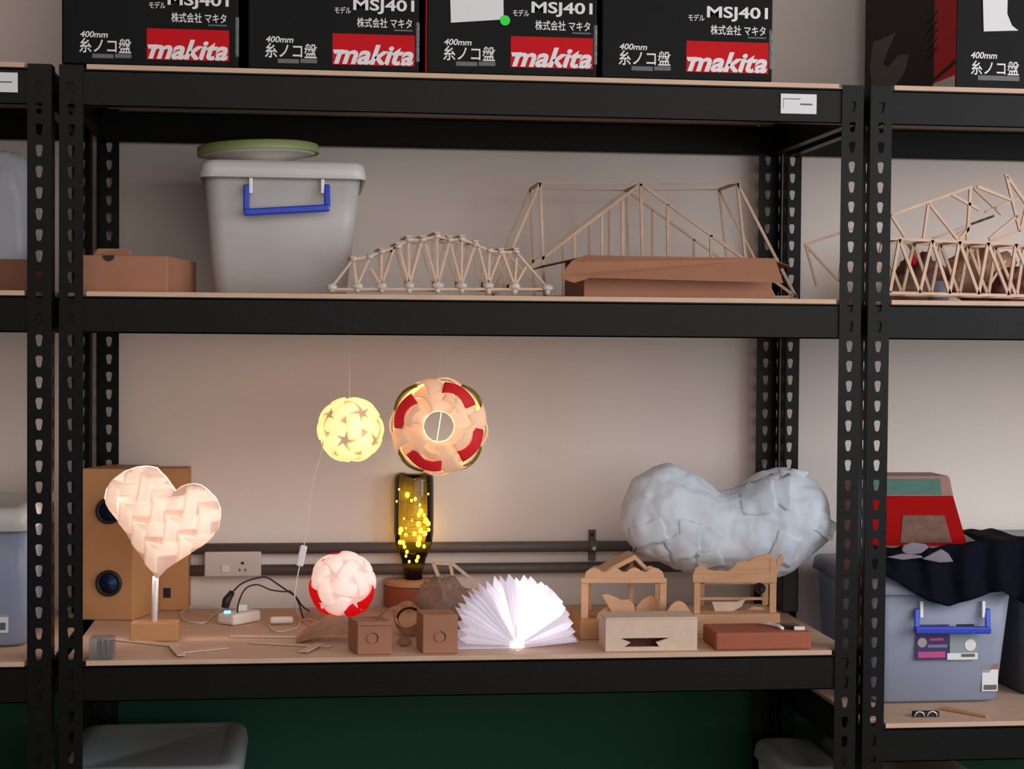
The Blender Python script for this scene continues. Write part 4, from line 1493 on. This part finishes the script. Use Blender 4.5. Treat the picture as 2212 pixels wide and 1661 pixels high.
g = on(1262, 1380)
Y1 = min(g.y, 0.30)
Y1 = 0.16
t = thing('carousel_model', 'laser cut wooden frame model behind the pale dovetail box', 'wooden model', (at(1350, 1300, Y1 + 0.06).x, Y1 + 0.06, zl), 'laser cut wooden frame models')
def leg(x0, x1, ytop, Y, name='leg'):
    a, b = at(x0, ytop, Y), at(x1, ytop, Y)
    part(name, MB().box((a.x, Y, zl + 0.0402), (b.x, Y + 0.006, a.z)), M['ply_cut'], t)
leg(1256, 1271, 1258, Y1)
leg(1426, 1440, 1258, Y1)
leg(1264, 1278, 1262, Y1 + 0.11)
leg(1415, 1428, 1262, Y1 + 0.11)
part('front_beam', poly_mb([(1256, 1249), (1440, 1249), (1440, 1259), (1256, 1259)], Y1 - 0.004, 0.006), M['ply_cut'], t)
part('scalloped_panel', scallop(1262, 1436, 1250, 1226, 4, Y1, 0.004), M['ply_cut'], t)
part('scalloped_panel', scallop(1268, 1424, 1250, 1222, 4, Y1 + 0.11, 0.004), M['ply_cut'], t)
rl, rr_, ap = at(1290, 1232, Y1), at(1420, 1232, Y1), at(1376, 1201, Y1)
for e0 in (rl, rr_):
    part('rafter', MB().beam(Vector((e0.x, Y1 + 0.05, e0.z - 0.012)), Vector((ap.x, Y1 + 0.05, ap.z)), 0.10, 0.004, (0, 1, 0)) if False else MB().prism([Vector((e0.x, Y1 + 0.02, e0.z - 0.012)), Vector((ap.x, Y1 + 0.02, ap.z)), Vector((ap.x, Y1 + 0.02, ap.z - 0.01)), Vector((e0.x, Y1 + 0.02, e0.z - 0.022))], (0, 0.07, 0)), M['ply_cut'], t)
part('post', MB().box((ap.x - 0.004, Y1 + 0.055, zl + 0.0402), (ap.x + 0.004, Y1 + 0.063, ap.z - 0.012)), M['ply_cut'], t)
a, b = at(1252, 1340, Y1), at(1445, 1340, Y1)
part('base', MB().box((a.x, Y1 - 0.012, zl), (b.x, Y1 + 0.13, zl + 0.040)), M['redbrown'] if False else M['mdf'], t, bevel=0.001)
# figures on the base
part('figure', poly_mb([(1300, 1284), (1312, 1283), (1330, 1290), (1342, 1296), (1358, 1294), (1370, 1306), (1372, 1322), (1366, 1342), (1330, 1346), (1318, 1316)], Y1 - 0.009, 0.006), M['ply_cut'], t)
part('figure', poly_mb([(1284, 1350), (1292, 1325), (1312, 1310), (1342, 1308), (1352, 1330), (1350, 1350)], Y1 - 0.001, 0.006), M['ply_cut'], t)
part('figure', poly_mb([(1372, 1350), (1374, 1312), (1386, 1296), (1405, 1286), (1420, 1292), (1424, 1318), (1414, 1350)], Y1 + 0.02, 0.006), M['ply_cut'], t)
g = on(1470, 1372)
t = thing('wooden_disc_model', 'half round wooden disc standing behind the dovetail box', 'wooden model', (at(1466, 1330, Y1 - 0.03).x, Y1 - 0.03, zl))
part('disc', MB().prism([Vector((at(1466, 1330, Y1 - 0.03).x + 0.034 * math.cos(k * math.pi / 14), Y1 - 0.03, zl + 0.0 + 0.0 + 0.078 * math.sin(k * math.pi / 14))) for k in range(15)], (0, 0.006, 0)), M['ply_cut'], t)
part('slot_foot', MB().box((at(1466, 1330, Y1 - 0.03).x - 0.03, Y1 - 0.045, zl), (at(1466, 1330, Y1 - 0.03).x + 0.03, Y1 - 0.012, zl + 0.006)), M['ply_cut'], t)

Y2 = 0.205
t = thing('carousel_model', 'laser cut wooden frame model behind the red brown box', 'wooden model', (at(1590, 1300, Y2 + 0.06).x, Y2 + 0.06, zl), 'laser cut wooden frame models')
leg(1500, 1513, 1250, Y2)
leg(1664, 1678, 1205, Y2)
leg(1510, 1522, 1258, Y2 + 0.10)
leg(1648, 1660, 1258, Y2 + 0.10)
part('front_beam', poly_mb([(1497, 1240), (1678, 1240), (1678, 1258), (1497, 1258)], Y2 - 0.004, 0.005), M['ply_cut'], t)
part('scalloped_panel', poly_mb([(1498, 1241), (1502, 1228), (1510, 1221), (1520, 1222), (1530, 1230), (1545, 1233), (1558, 1232), (1572, 1234), (1582, 1228), (1592, 1215), (1605, 1211), (1618, 1212), (1632, 1203), (1648, 1199), (1660, 1196), (1668, 1198), (1674, 1208), (1676, 1241)], Y2 + 0.001, 0.005), M['ply_cut'], t)
part('scalloped_panel', scallop(1508, 1664, 1262, 1253, 4, Y2 + 0.10, 0.004), M['ply_cut'], t)
part('curl', poly_mb([(1675, 1240), (1680, 1208), (1684, 1200), (1690, 1198), (1694, 1204), (1692, 1214), (1684, 1224), (1680, 1240)], Y2 + 0.006, 0.005), M['ply_cut'], t)
part('crossbar', poly_mb([(1500, 1290), (1660, 1290), (1660, 1296), (1500, 1296)], Y2 + 0.05, 0.004), M['ply_cut'], t)
a, b = at(1492, 1330, Y2), at(1682, 1330, Y2)
part('base', MB().box((a.x, Y2 - 0.012, zl), (b.x, Y2 + 0.12, zl + 0.040)), M['ply_cut'], t, bevel=0.001)
part('figure', poly_mb([(1540, 1345), (1544, 1318), (1538, 1300), (1560, 1300), (1592, 1300), (1612, 1292), (1602, 1310), (1580, 1322), (1574, 1345)], Y2 + 0.03, 0.005), M['palewood'], t)
part('figure', poly_mb([(1600, 1345), (1606, 1322), (1626, 1310), (1650, 1312), (1656, 1345)], Y2 + 0.04, 0.005), M['ply_cut'], t)
cwx = at(1640, 1270, Y2 + 0.03)
part('pulley', MB().lathe([(0.011, 0), (0.011, 0.01), (0.004, 0.01), (0.004, 0.024)], cwx, 20, Matrix.Rotation(R(90), 3, 'X')), M['dark'], t, 'dark pulley')

# pale dovetail box
g = on(1408, 1406)
YD = g.y
t = thing('dovetail_box', 'pale wooden box with a dark dovetail slot in front', 'box', (g.x, YD + 0.04, zl))
xa, xb = at(1308, 1400, YD).x, at(1506, 1400, YD).x
zt_ = at(1408, 1338, YD).z
zs0, zs1 = zl + 0.008, at(1408, 1378, YD).z
L0, L1 = at(1340, 1378, YD).x, at(1447, 1378, YD).x
Lm0, Lm1 = at(1362, 1390, YD).x, at(1417, 1390, YD).x
Lb0, Lb1 = at(1348, 1397, YD).x, at(1424, 1397, YD).x
zmid = (zs0 + zs1) / 2
mb = MB()
th = 0.008
yb = YD + 0.075
mb.prism([(xa, YD, zl), (L0 + (Lb0 - L0), YD, zs0), (Lm0, YD, zmid), (L0, YD, zs1), (L0, YD, zt_), (xa, YD, zt_)], (0, th, 0))
mb.prism([(xb, YD, zl), (xb, YD, zt_), (L1, YD, zt_), (L1, YD, zs1), (Lm1, YD, zmid), (Lb1, YD, zs0)], (0, th, 0))
mb.box((L0, YD, zs1), (L1, YD + th, zt_))
mb.prism([(xa, YD, zl), (xb, YD, zl), (Lb1, YD, zs0), (Lb0, YD, zs0)], (0, th, 0))
mb.box((xa, YD + th, zl), (xa + th, yb, zt_)).box((xb - th, YD + th, zl), (xb, yb, zt_)).box((xa + th, yb - th, zl), (xb - th, yb, zt_)).box((xa + th, YD + th, zl), (xb - th, yb - th, zl + 0.004))
part('body', mb, M['palewood'], t)
part('lid', MB().box((xa, YD, zt_), (xb, yb, zt_ + 0.004)), M['palewood'], t, bevel=0.001)
part('slot_shade', MB().box((L0 - 0.01, YD + 0.03, zl + 0.0045), (L1 + 0.01, YD + 0.034, zt_ - 0.001)), M['maroon'], t, 'dark red sheet put in as shade inside the slot')  # dark sheet behind the slot stands in for the recess's shade

# red brown box with tool on it
g = on(1650, 1404)
YE = g.y
xa, xb = at(1546, 1400, YE).x, at(1753, 1400, YE).x
ze = at(1650, 1366, YE).z
t = thing('flat_box', 'flat red brown box at the right end of the lamp shelf', 'box', ((xa + xb) / 2, YE + 0.05, zl))
part('body', MB().box((xa, YE, zl), (xb, YE + 0.11, ze)), M['redbrown'], t, bevel=0.004)
zq = ze
t = thing('craft_tool', 'small tool with pale grip and black jaw on red brown box', 'tool', (at(1700, 1360, YE + 0.05).x, YE + 0.05, zq))
E_ = lambda x, d: Vector((at(x, 1360, YE + d).x, YE + d, zq + 0.004))
part('grip', MB().tube([E_(1640, 0.085), E_(1665, 0.07), E_(1682, 0.045), E_(1690, 0.02)], [0.002, 0.0035, 0.0038, 0.0036], 10), M['clip'], t, smooth=True)
part('jaw', MB().beam(E_(1688, 0.045), E_(1722, 0.025), 0.010, 0.007), M['black'], t, 'black jaw', bevel=0.001)
part('pin', MB().beam(E_(1715, 0.02), E_(1738, 0.018), 0.007, 0.007), M['cream'], t, 'pale pin', bevel=0.001)

# dark equipment in the back corner
a, b = at(1690, 1250, 0.45), at(1724, 1340, 0.45)
solo('dark_carton', 'dark box in the back corner below the paper cloud', 'box', MB().box((a.x, 0.45, zl), (b.x, 0.54, at(1700, 1200, 0.45).z)), M['black'], bevel=0.003)

# ------------------------------------------------------------------ paper cloud
YCl = 0.33
c5 = lambda u, v: (1220 + u * 0.2893, 980 + v * 0.2893)
cloud_outline = [(425, 480), (465, 300), (540, 180), (640, 115), (760, 85), (890, 120), (985, 190), (1070, 240), (1150, 290), (1280, 280), (1390, 210), (1490, 150), (1590, 105), (1740, 128), (1830, 190), (1905, 300), (1965, 430), (2000, 590),
                 (1900, 690), (1740, 820), (1680, 870), (1580, 895), (1400, 890), (1250, 885), (1100, 890), (980, 880), (800, 840), (650, 780), (560, 745), (500, 690), (440, 600)]


def seg_d(p, a, b):
    k = max(0, min(1, (p - a).dot(b - a) / (b - a).length_squared))
    return (p - a - (b - a) * k).length


def inside(p):
    c_ = False
    for i in range(len(cloud_outline)):
        (xa, ya), (xb, yb) = cloud_outline[i - 1], cloud_outline[i]
        if (ya > p.y) != (yb > p.y) and p.x < (xb - xa) * (p.y - ya) / (yb - ya) + xa:
            c_ = not c_
    return c_


mb = MB()
CO = [Vector(q) for q in cloud_outline]
for u in range(400, 2020, 45):
    for v in range(80, 900, 45):
        w = Vector((u, v))
        if not inside(w):
            continue
        rad = min(seg_d(w, CO[i - 1], CO[i]) for i in range(len(CO)))
        if rad < 40:
            continue
        p = at(*c5(u, v), YCl)
        rr = at(*c5(u + rad, v), YCl).x - p.x
        mb.sphere(p, rr, 16, 10, (1, min(1.0, 0.085 / rr), 1))
tmp = bpy.data.objects.new('tmp', mesh_of(mb, 'tmp'))
col.objects.link(tmp)
m = tmp.modifiers.new('r', 'REMESH')
m.mode = 'VOXEL'
m.voxel_size = 0.0055
m = tmp.modifiers.new('s', 'SMOOTH')
m.iterations = 14
m.factor = 0.5
dg = bpy.context.evaluated_depsgraph_get()
me = bpy.data.meshes.new_from_object(tmp.evaluated_get(dg))
mb = MB()
mb.add([v.co for v in me.vertices], [tuple(p.vertices) for p in me.polygons])
nrm = [v.normal.copy() for v in me.vertices]
bpy.data.objects.remove(tmp)
for i, v in enumerate(mb.v):
    k = 0.005 * noise.noise(v * 13) + 0.014 * min(0.35, abs(noise.noise(v * 9 + Vector((3, 1, 2))))) + 0.006 * noise.noise(v * 26) + 0.0016 * noise.noise(v * 70)
    k += 0.006 * min(0.3, abs(noise.noise(v * 21)))
    mb.v[i] = v + nrm[i] * k
bvh = BVHTree.FromPolygons([tuple(v) for v in mb.v], mb.f)
p = at(1570, 1235, YCl)
t = thing('cloud_lamp', 'big white torn paper cloud lamp resting on the wooden frames', 'lamp', (p.x, YCl, min(v.z for v in mb.v)))
part('paper_shell', mb, M['cloudpaper'], t, smooth=True)


def flap(u, v, w, h, rot, lift, edge=(0, 1)):
    """torn piece of paper glued along one side"""
    e = R(rot)
    seedv = Vector((u * 0.01, v * 0.01, 0))

    def fn_(a, b):
        x, y = (a - 0.5) * w, (b - 0.5) * h
        x *= 1 + 0.25 * noise.noise(Vector((b * 3, 0, 1)) + seedv)
        y *= 1 + 0.25 * noise.noise(Vector((a * 3, 2, 0)) + seedv)
        q = c5(u + x * math.cos(e) - y * math.sin(e), v + x * math.sin(e) + y * math.cos(e))
        d = ray(*q).normalized()
        hit = bvh.ray_cast(CAM, d)
        if hit[0] is None:
            near_ = bvh.find_nearest(at(q[0], q[1], YCl - 0.03))
            base, n = at(q[0], q[1], near_[0].y), near_[1]
        else:
            base, n = hit[0], hit[1]
        s = max(0.0, a * edge[0] + b * edge[1])
        return base - d * (0.0003 + lift * 0.6 * s ** 3)
    part('paper_flap', MB().grid(fn_, 10, 8), M['cloudpaper'], t, smooth=True, solid=0.0005)


for f_ in ((620, 600, 280, 170, -18, 0.007, (0, 1)), (880, 690, 240, 190, -24, 0.010, (0, 1)), (930, 640, 170, 280, 4, 0.008, (1, 0)), 
           (1440, 330, 260, 240, -10, 0.004, (1, 0)), (1600, 280, 200, 240, 4, 0.008, (1, 0)), (1955, 555, 140, 120, 30, 0.020, (1, 0.2)), (1640, 710, 180, 240, 22, 0.009, (0, 1)),
           (1080, 800, 200, 120, -14, 0.012, (0, 1)), (1700, 170, 200, 110, 8, 0.008, (0.8, 0))):
    flap(*f_)

# ------------------------------------------------------------------ right rack, low shelf
YQ = 0.06
P = lambda x, y: at(x, y, YQ)
gq = ground(2040, 1524, zr)
YQ = gq.y
zrim = P(2040, 1262).z
t = thing('storage_bin', 'blue tinted clear bin with blue handle and labels under navy cloth', 'storage bin', (P(2045, 1500).x, YQ + 0.2, zr))
taper_bin(t, P(1893, 1280).x, P(2192, 1280).x, P(1899, 1500).x, P(2170, 1500).x, YQ, YQ + 0.42, zr + 0.003, zrim, M['plasticblue'])
bin_lid(t, P(1882, 1280).x, P(2204, 1280).x, YQ - 0.012, YQ + 0.432, zrim - 0.02, zrim + 0.012, M['plasticblue'])
bin_handle(t, 1981, 2133, 1300, 1361, 1361, YQ)
YL = YQ + 0.004
def lab(name, r, mat_, d=0.0):
    part(name, rect_mb(r, YL - d), mat_, t)
YL = YQ + 0.0075
yl = YL
lp = part('purple_label', rect_mb((1977, 1347, 2050, 1426), yl, 0.001), M['purple'], t)
for (nm_, r_, mt_) in (('pink_band', (1983, 1407, 2042, 1421), M['pink']), ('pale_band', (2004, 1392, 2046, 1399), M['greycloth']), ('pale_band', (2008, 1378, 2038, 1384), M['pink'])):
    part(nm_, rect_mb(r_, yl - 0.001), mt_, lp)
cc = at(1992, 1388, yl - 0.001)
part('round_emblem', MB().lathe([(0.0098, 0), (0.0098, 0.0006)], cc, 24, Matrix.Rotation(R(90), 3, 'X')), M['metal'], lp)
lp = part('picture_label', rect_mb((2051, 1347, 2112, 1426), yl, 0.001), M['greylid'], t)
part('white_band', rect_mb((2046, 1410, 2112, 1425), yl - 0.001), M['sheet'], lp)
part('black_shape', rect_mb((2066, 1348, 2104, 1362), yl - 0.001), M['black'], lp)
part('barcode', rect_mb((2077, 1412, 2106, 1419), yl - 0.002), M['greyprint'], lp)
part('pale_shape', MB().lathe([(0.012, 0), (0.012, 0.0006)], at(2096, 1393, yl - 0.001), 20, Matrix.Rotation(R(90), 3, 'X')), M['sheet'], lp)
YL2 = YQ + 0.018
lp = part('price_label', rect_mb((2121, 1436, 2156, 1493), YL2, 0.001), M['sheet'], t)
part('pink_band', rect_mb((2121, 1434, 2157, 1446), YL2 - 0.001), M['rosewood'], lp)
part('barcode', rect_mb((2125, 1479, 2153, 1490), YL2 - 0.001), M['greyprint'], lp)

# red and green box standing on the bin
zz0 = zrim + 0.0125
Yx = YQ + 0.07
t = thing('toy_box', 'red box with a green panel standing on the clear bin', 'box', (at(1990, 1180, Yx).x, Yx + 0.1, zz0))
fl, fr_ = at(1838, 1180, Yx).x, at(2093, 1180, Yx).x
ftl, ftr = at(1852, 1022, Yx).x, at(2053, 1022, Yx).x
ztp = at(1990, 1027, Yx).z
mb = MB()
mb.prism([(fl, Yx, zz0), (fr_, Yx, zz0), (ftr, Yx, ztp - 0.004), (ftr - 0.006, Yx, ztp), (ftl, Yx, ztp)], (0, 0.09, 0))
part('body', mb, M['rosewood'], t, bevel=0.004)
def fxy(x, y, d=0.0):
    return at(x, y, Yx - d)
part('red_panel', MB().prism([fxy(1884, 1071), fxy(2058, 1071), fxy(2089, 1178), fxy(1884, 1178)], (0, -0.002, 0)), M['redbox'], t)
part('green_panel', MB().prism([fxy(1884, 1034), fxy(2030, 1034), fxy(2034, 1068), fxy(1884, 1068)], (0, -0.0015, 0)), M['greenpanel'], t)
part('dim_window', MB().prism([fxy(1950, 1113, 0.0025), fxy(2040, 1113, 0.0025), fxy(2056, 1172, 0.0025), fxy(1944, 1172, 0.0025)], (0, -0.001, 0)), M['window'], t)

# navy cloth draped over the bin
def cloth():
    mb = MB()
    z1_ = zrim + 0.016
    hem = [(1880, 1230), (1905, 1240), (1940, 1258), (1975, 1282), (2005, 1298), (2048, 1309), (2090, 1297), (2140, 1280), (2165, 1276), (2185, 1290), (2230, 1312)]
    def hem_y(px):
        for (xa_, ya_), (xb_, yb_) in zip(hem, hem[1:]):
            if px <= xb_:
                k = (px - xa_) / (xb_ - xa_)
                return ya_ + (yb_ - ya_) * k
        return hem[-1][1]
    def topz(px):
        return 0.064 + 0.008 * max(0, min(1, (px - 2060) / 60)) + 0.008 * noise.noise(Vector((px * 0.02, 3, 0)))
    def fn_(a, b):
        px = 1884 + (2228 - 1884) * a
        yf = YQ - 0.020 - 0.006 * (1 + math.sin(px * 0.085)) * (b < 0.5)
        zh = at(px, hem_y(px), yf).z
        if b < 0.5:
            k = b / 0.5
            z = zh + (z1_ + topz(px) - zh) * k
            y = yf + 0.004 * k - 0.006 * abs(math.sin(px * 0.05 + k * 2)) * (1 - k)
        else:
            k = (b - 0.5) / 0.5
            y = YQ - 0.016 + 0.042 * k if px < 2150 else YQ - 0.016 + 0.20 * k
            z = z1_ + topz(px) * (1 if px > 2150 else 1 - 0.2 * k) + 0.006 * noise.noise(Vector((px * 0.03, k * 3, 5)))
        x = at(px, 1250, yf).x
        return Vector((x, y, z))
    mb.grid(fn_, 70, 24)
    return mb
t = thing('cloth', 'navy cloth draped over the front of the clear bin', 'cloth', (P(2050, 1250).x, YQ, zrim + 0.013))
part('drape', cloth(), M['navy'], t, smooth=True, solid=0.002)
def patch(pts, label_):
    c_ = [at(x, y, YQ - 0.036) for x, y in pts]
    part('lining', MB().prism(c_, (0, 0.008, 0)), M['greycloth'], t, label_, bevel=0.003)
patch([(1948, 1190), (1952, 1178), (1970, 1172), (2000, 1175), (2008, 1183), (1990, 1196), (1960, 1200)], 'grey lining fold')
patch([(1915, 1204), (1950, 1196), (1990, 1200), (1996, 1205), (1950, 1210)], 'grey lining fold')
patch([(1992, 1208), (2014, 1196), (2034, 1186), (2050, 1196), (2061, 1214), (2030, 1216)], 'grey lining fold')

# second bin at the right edge
a = at(2178, 1300, YQ + 0.02)
t = thing('storage_bin', 'grey bin with dark contents at the right photo edge', 'storage bin', (a.x + 0.17, YQ + 0.23, zr))
x0 = at(2208, 1400, YQ + 0.05).x
zk = at(2180, 1186, YQ + 0.2).z
taper_bin(t, x0 + 0.0, x0 + 0.34, x0 + 0.016, x0 + 0.324, YQ + 0.05, YQ + 0.42, zr + 0.003, zk, clear('smoky_plastic', (90, 92, 100), 0.3, 0.35))
bin_lid(t, x0 - 0.012, x0 + 0.352, YQ + 0.038, YQ + 0.432, zk - 0.012, zk + 0.018, M['greylid'])

# bits on the board
g = ground(2003, 1549, zr)
t = thing('metal_bracket', 'small dark metal bracket with rings on the right low shelf', 'bracket', g)
part('block', MB().box((g.x - 0.026, g.y + 0.002, zr), (g.x + 0.026, g.y + 0.016, zr + 0.010)), M['dark'], t, bevel=0.001)
for dx in (-0.016, 0.010):
    part('ring', MB().tube([g + Vector((dx + 0.010 * math.cos(k * math.pi / 8), 0.0, 0.001 + 0.010 * math.sin(k * math.pi / 8))) for k in range(9)], 0.0018, 8), M['metal'], t, 'bright half ring', smooth=True)
a, b = ground(2036, 1531, zr), ground(2132, 1550, zr)
mb = MB()
d = (b - a)
n = Vector((-d.y, d.x, 0)).normalized()
mb.prism([a + n * 0.010, a - n * 0.012, b - n * 0.003, b + n * 0.003], (0, 0, 0.004))
solo('wood_wedge', 'thin tan wooden wedge lying before the clear bin', 'wood strip', mb, M['mdf'], bevel=0.0008)

# ------------------------------------------------------------------ left rack, low shelf
YG = ground(30, 1403, zl).y
P2 = lambda x, y: at(x, y, YG)
zk = P2(30, 1148).z
t = thing('storage_bin', 'grey clear bin with thick white lid at left photo edge', 'storage bin', (P2(-100, 1400).x, YG + 0.2, zl))
taper_bin(t, P2(-250, 1200).x, P2(60, 1200).x, P2(-240, 1390).x, P2(48, 1390).x, YG, YG + 0.36, zl + 0.003, zk + 0.01, M['plasticblue'])
bin_lid(t, P2(-264, 1140).x, P2(66, 1140).x, YG - 0.012, YG + 0.372, zk, P2(30, 1098).z, M['lidwhite'])
lp = part('label_card', rect_mb((-20, 1327, 18, 1367), YG + 0.018, 0.001), M['sheet'], t)
part('label_print', rect_mb((-16, 1345, 12, 1361), YG + 0.0168, 0.0008), M['greyprint'], lp)

# ------------------------------------------------------------------ bottom level bins
zbtm = 0.28 + BT
def low_bin(x0, x1, ytop, Y, label, dep=0.4, cat='storage bin', rot=0.0):
    a, b = at(x0, ytop, Y), at(x1, ytop, Y)
    t = thing('storage_bin', label, cat, ((a.x + b.x) / 2, Y + dep / 2, zbtm))
    taper_bin(t, a.x + 0.01, b.x - 0.01, a.x + 0.03, b.x - 0.03, Y + 0.012, Y + dep - 0.012, zbtm + 0.003, a.z - 0.02, M['plastic'])
    bin_lid(t, a.x, b.x, Y, Y + dep, a.z - 0.035, a.z, M['greylid'], 0.045)
    return t
low_bin(120, 522, 1668, 0.12, 'grey lidded bin below the lamp shelf at left', 0.42)
low_bin(1700, 1838, 1664, 0.20, 'grey lidded bin below the lamp shelf at right', 0.3)
low_bin(1890, 2125, 1680, 0.1, 'grey lidded bin at the bottom of the right rack', 0.4)
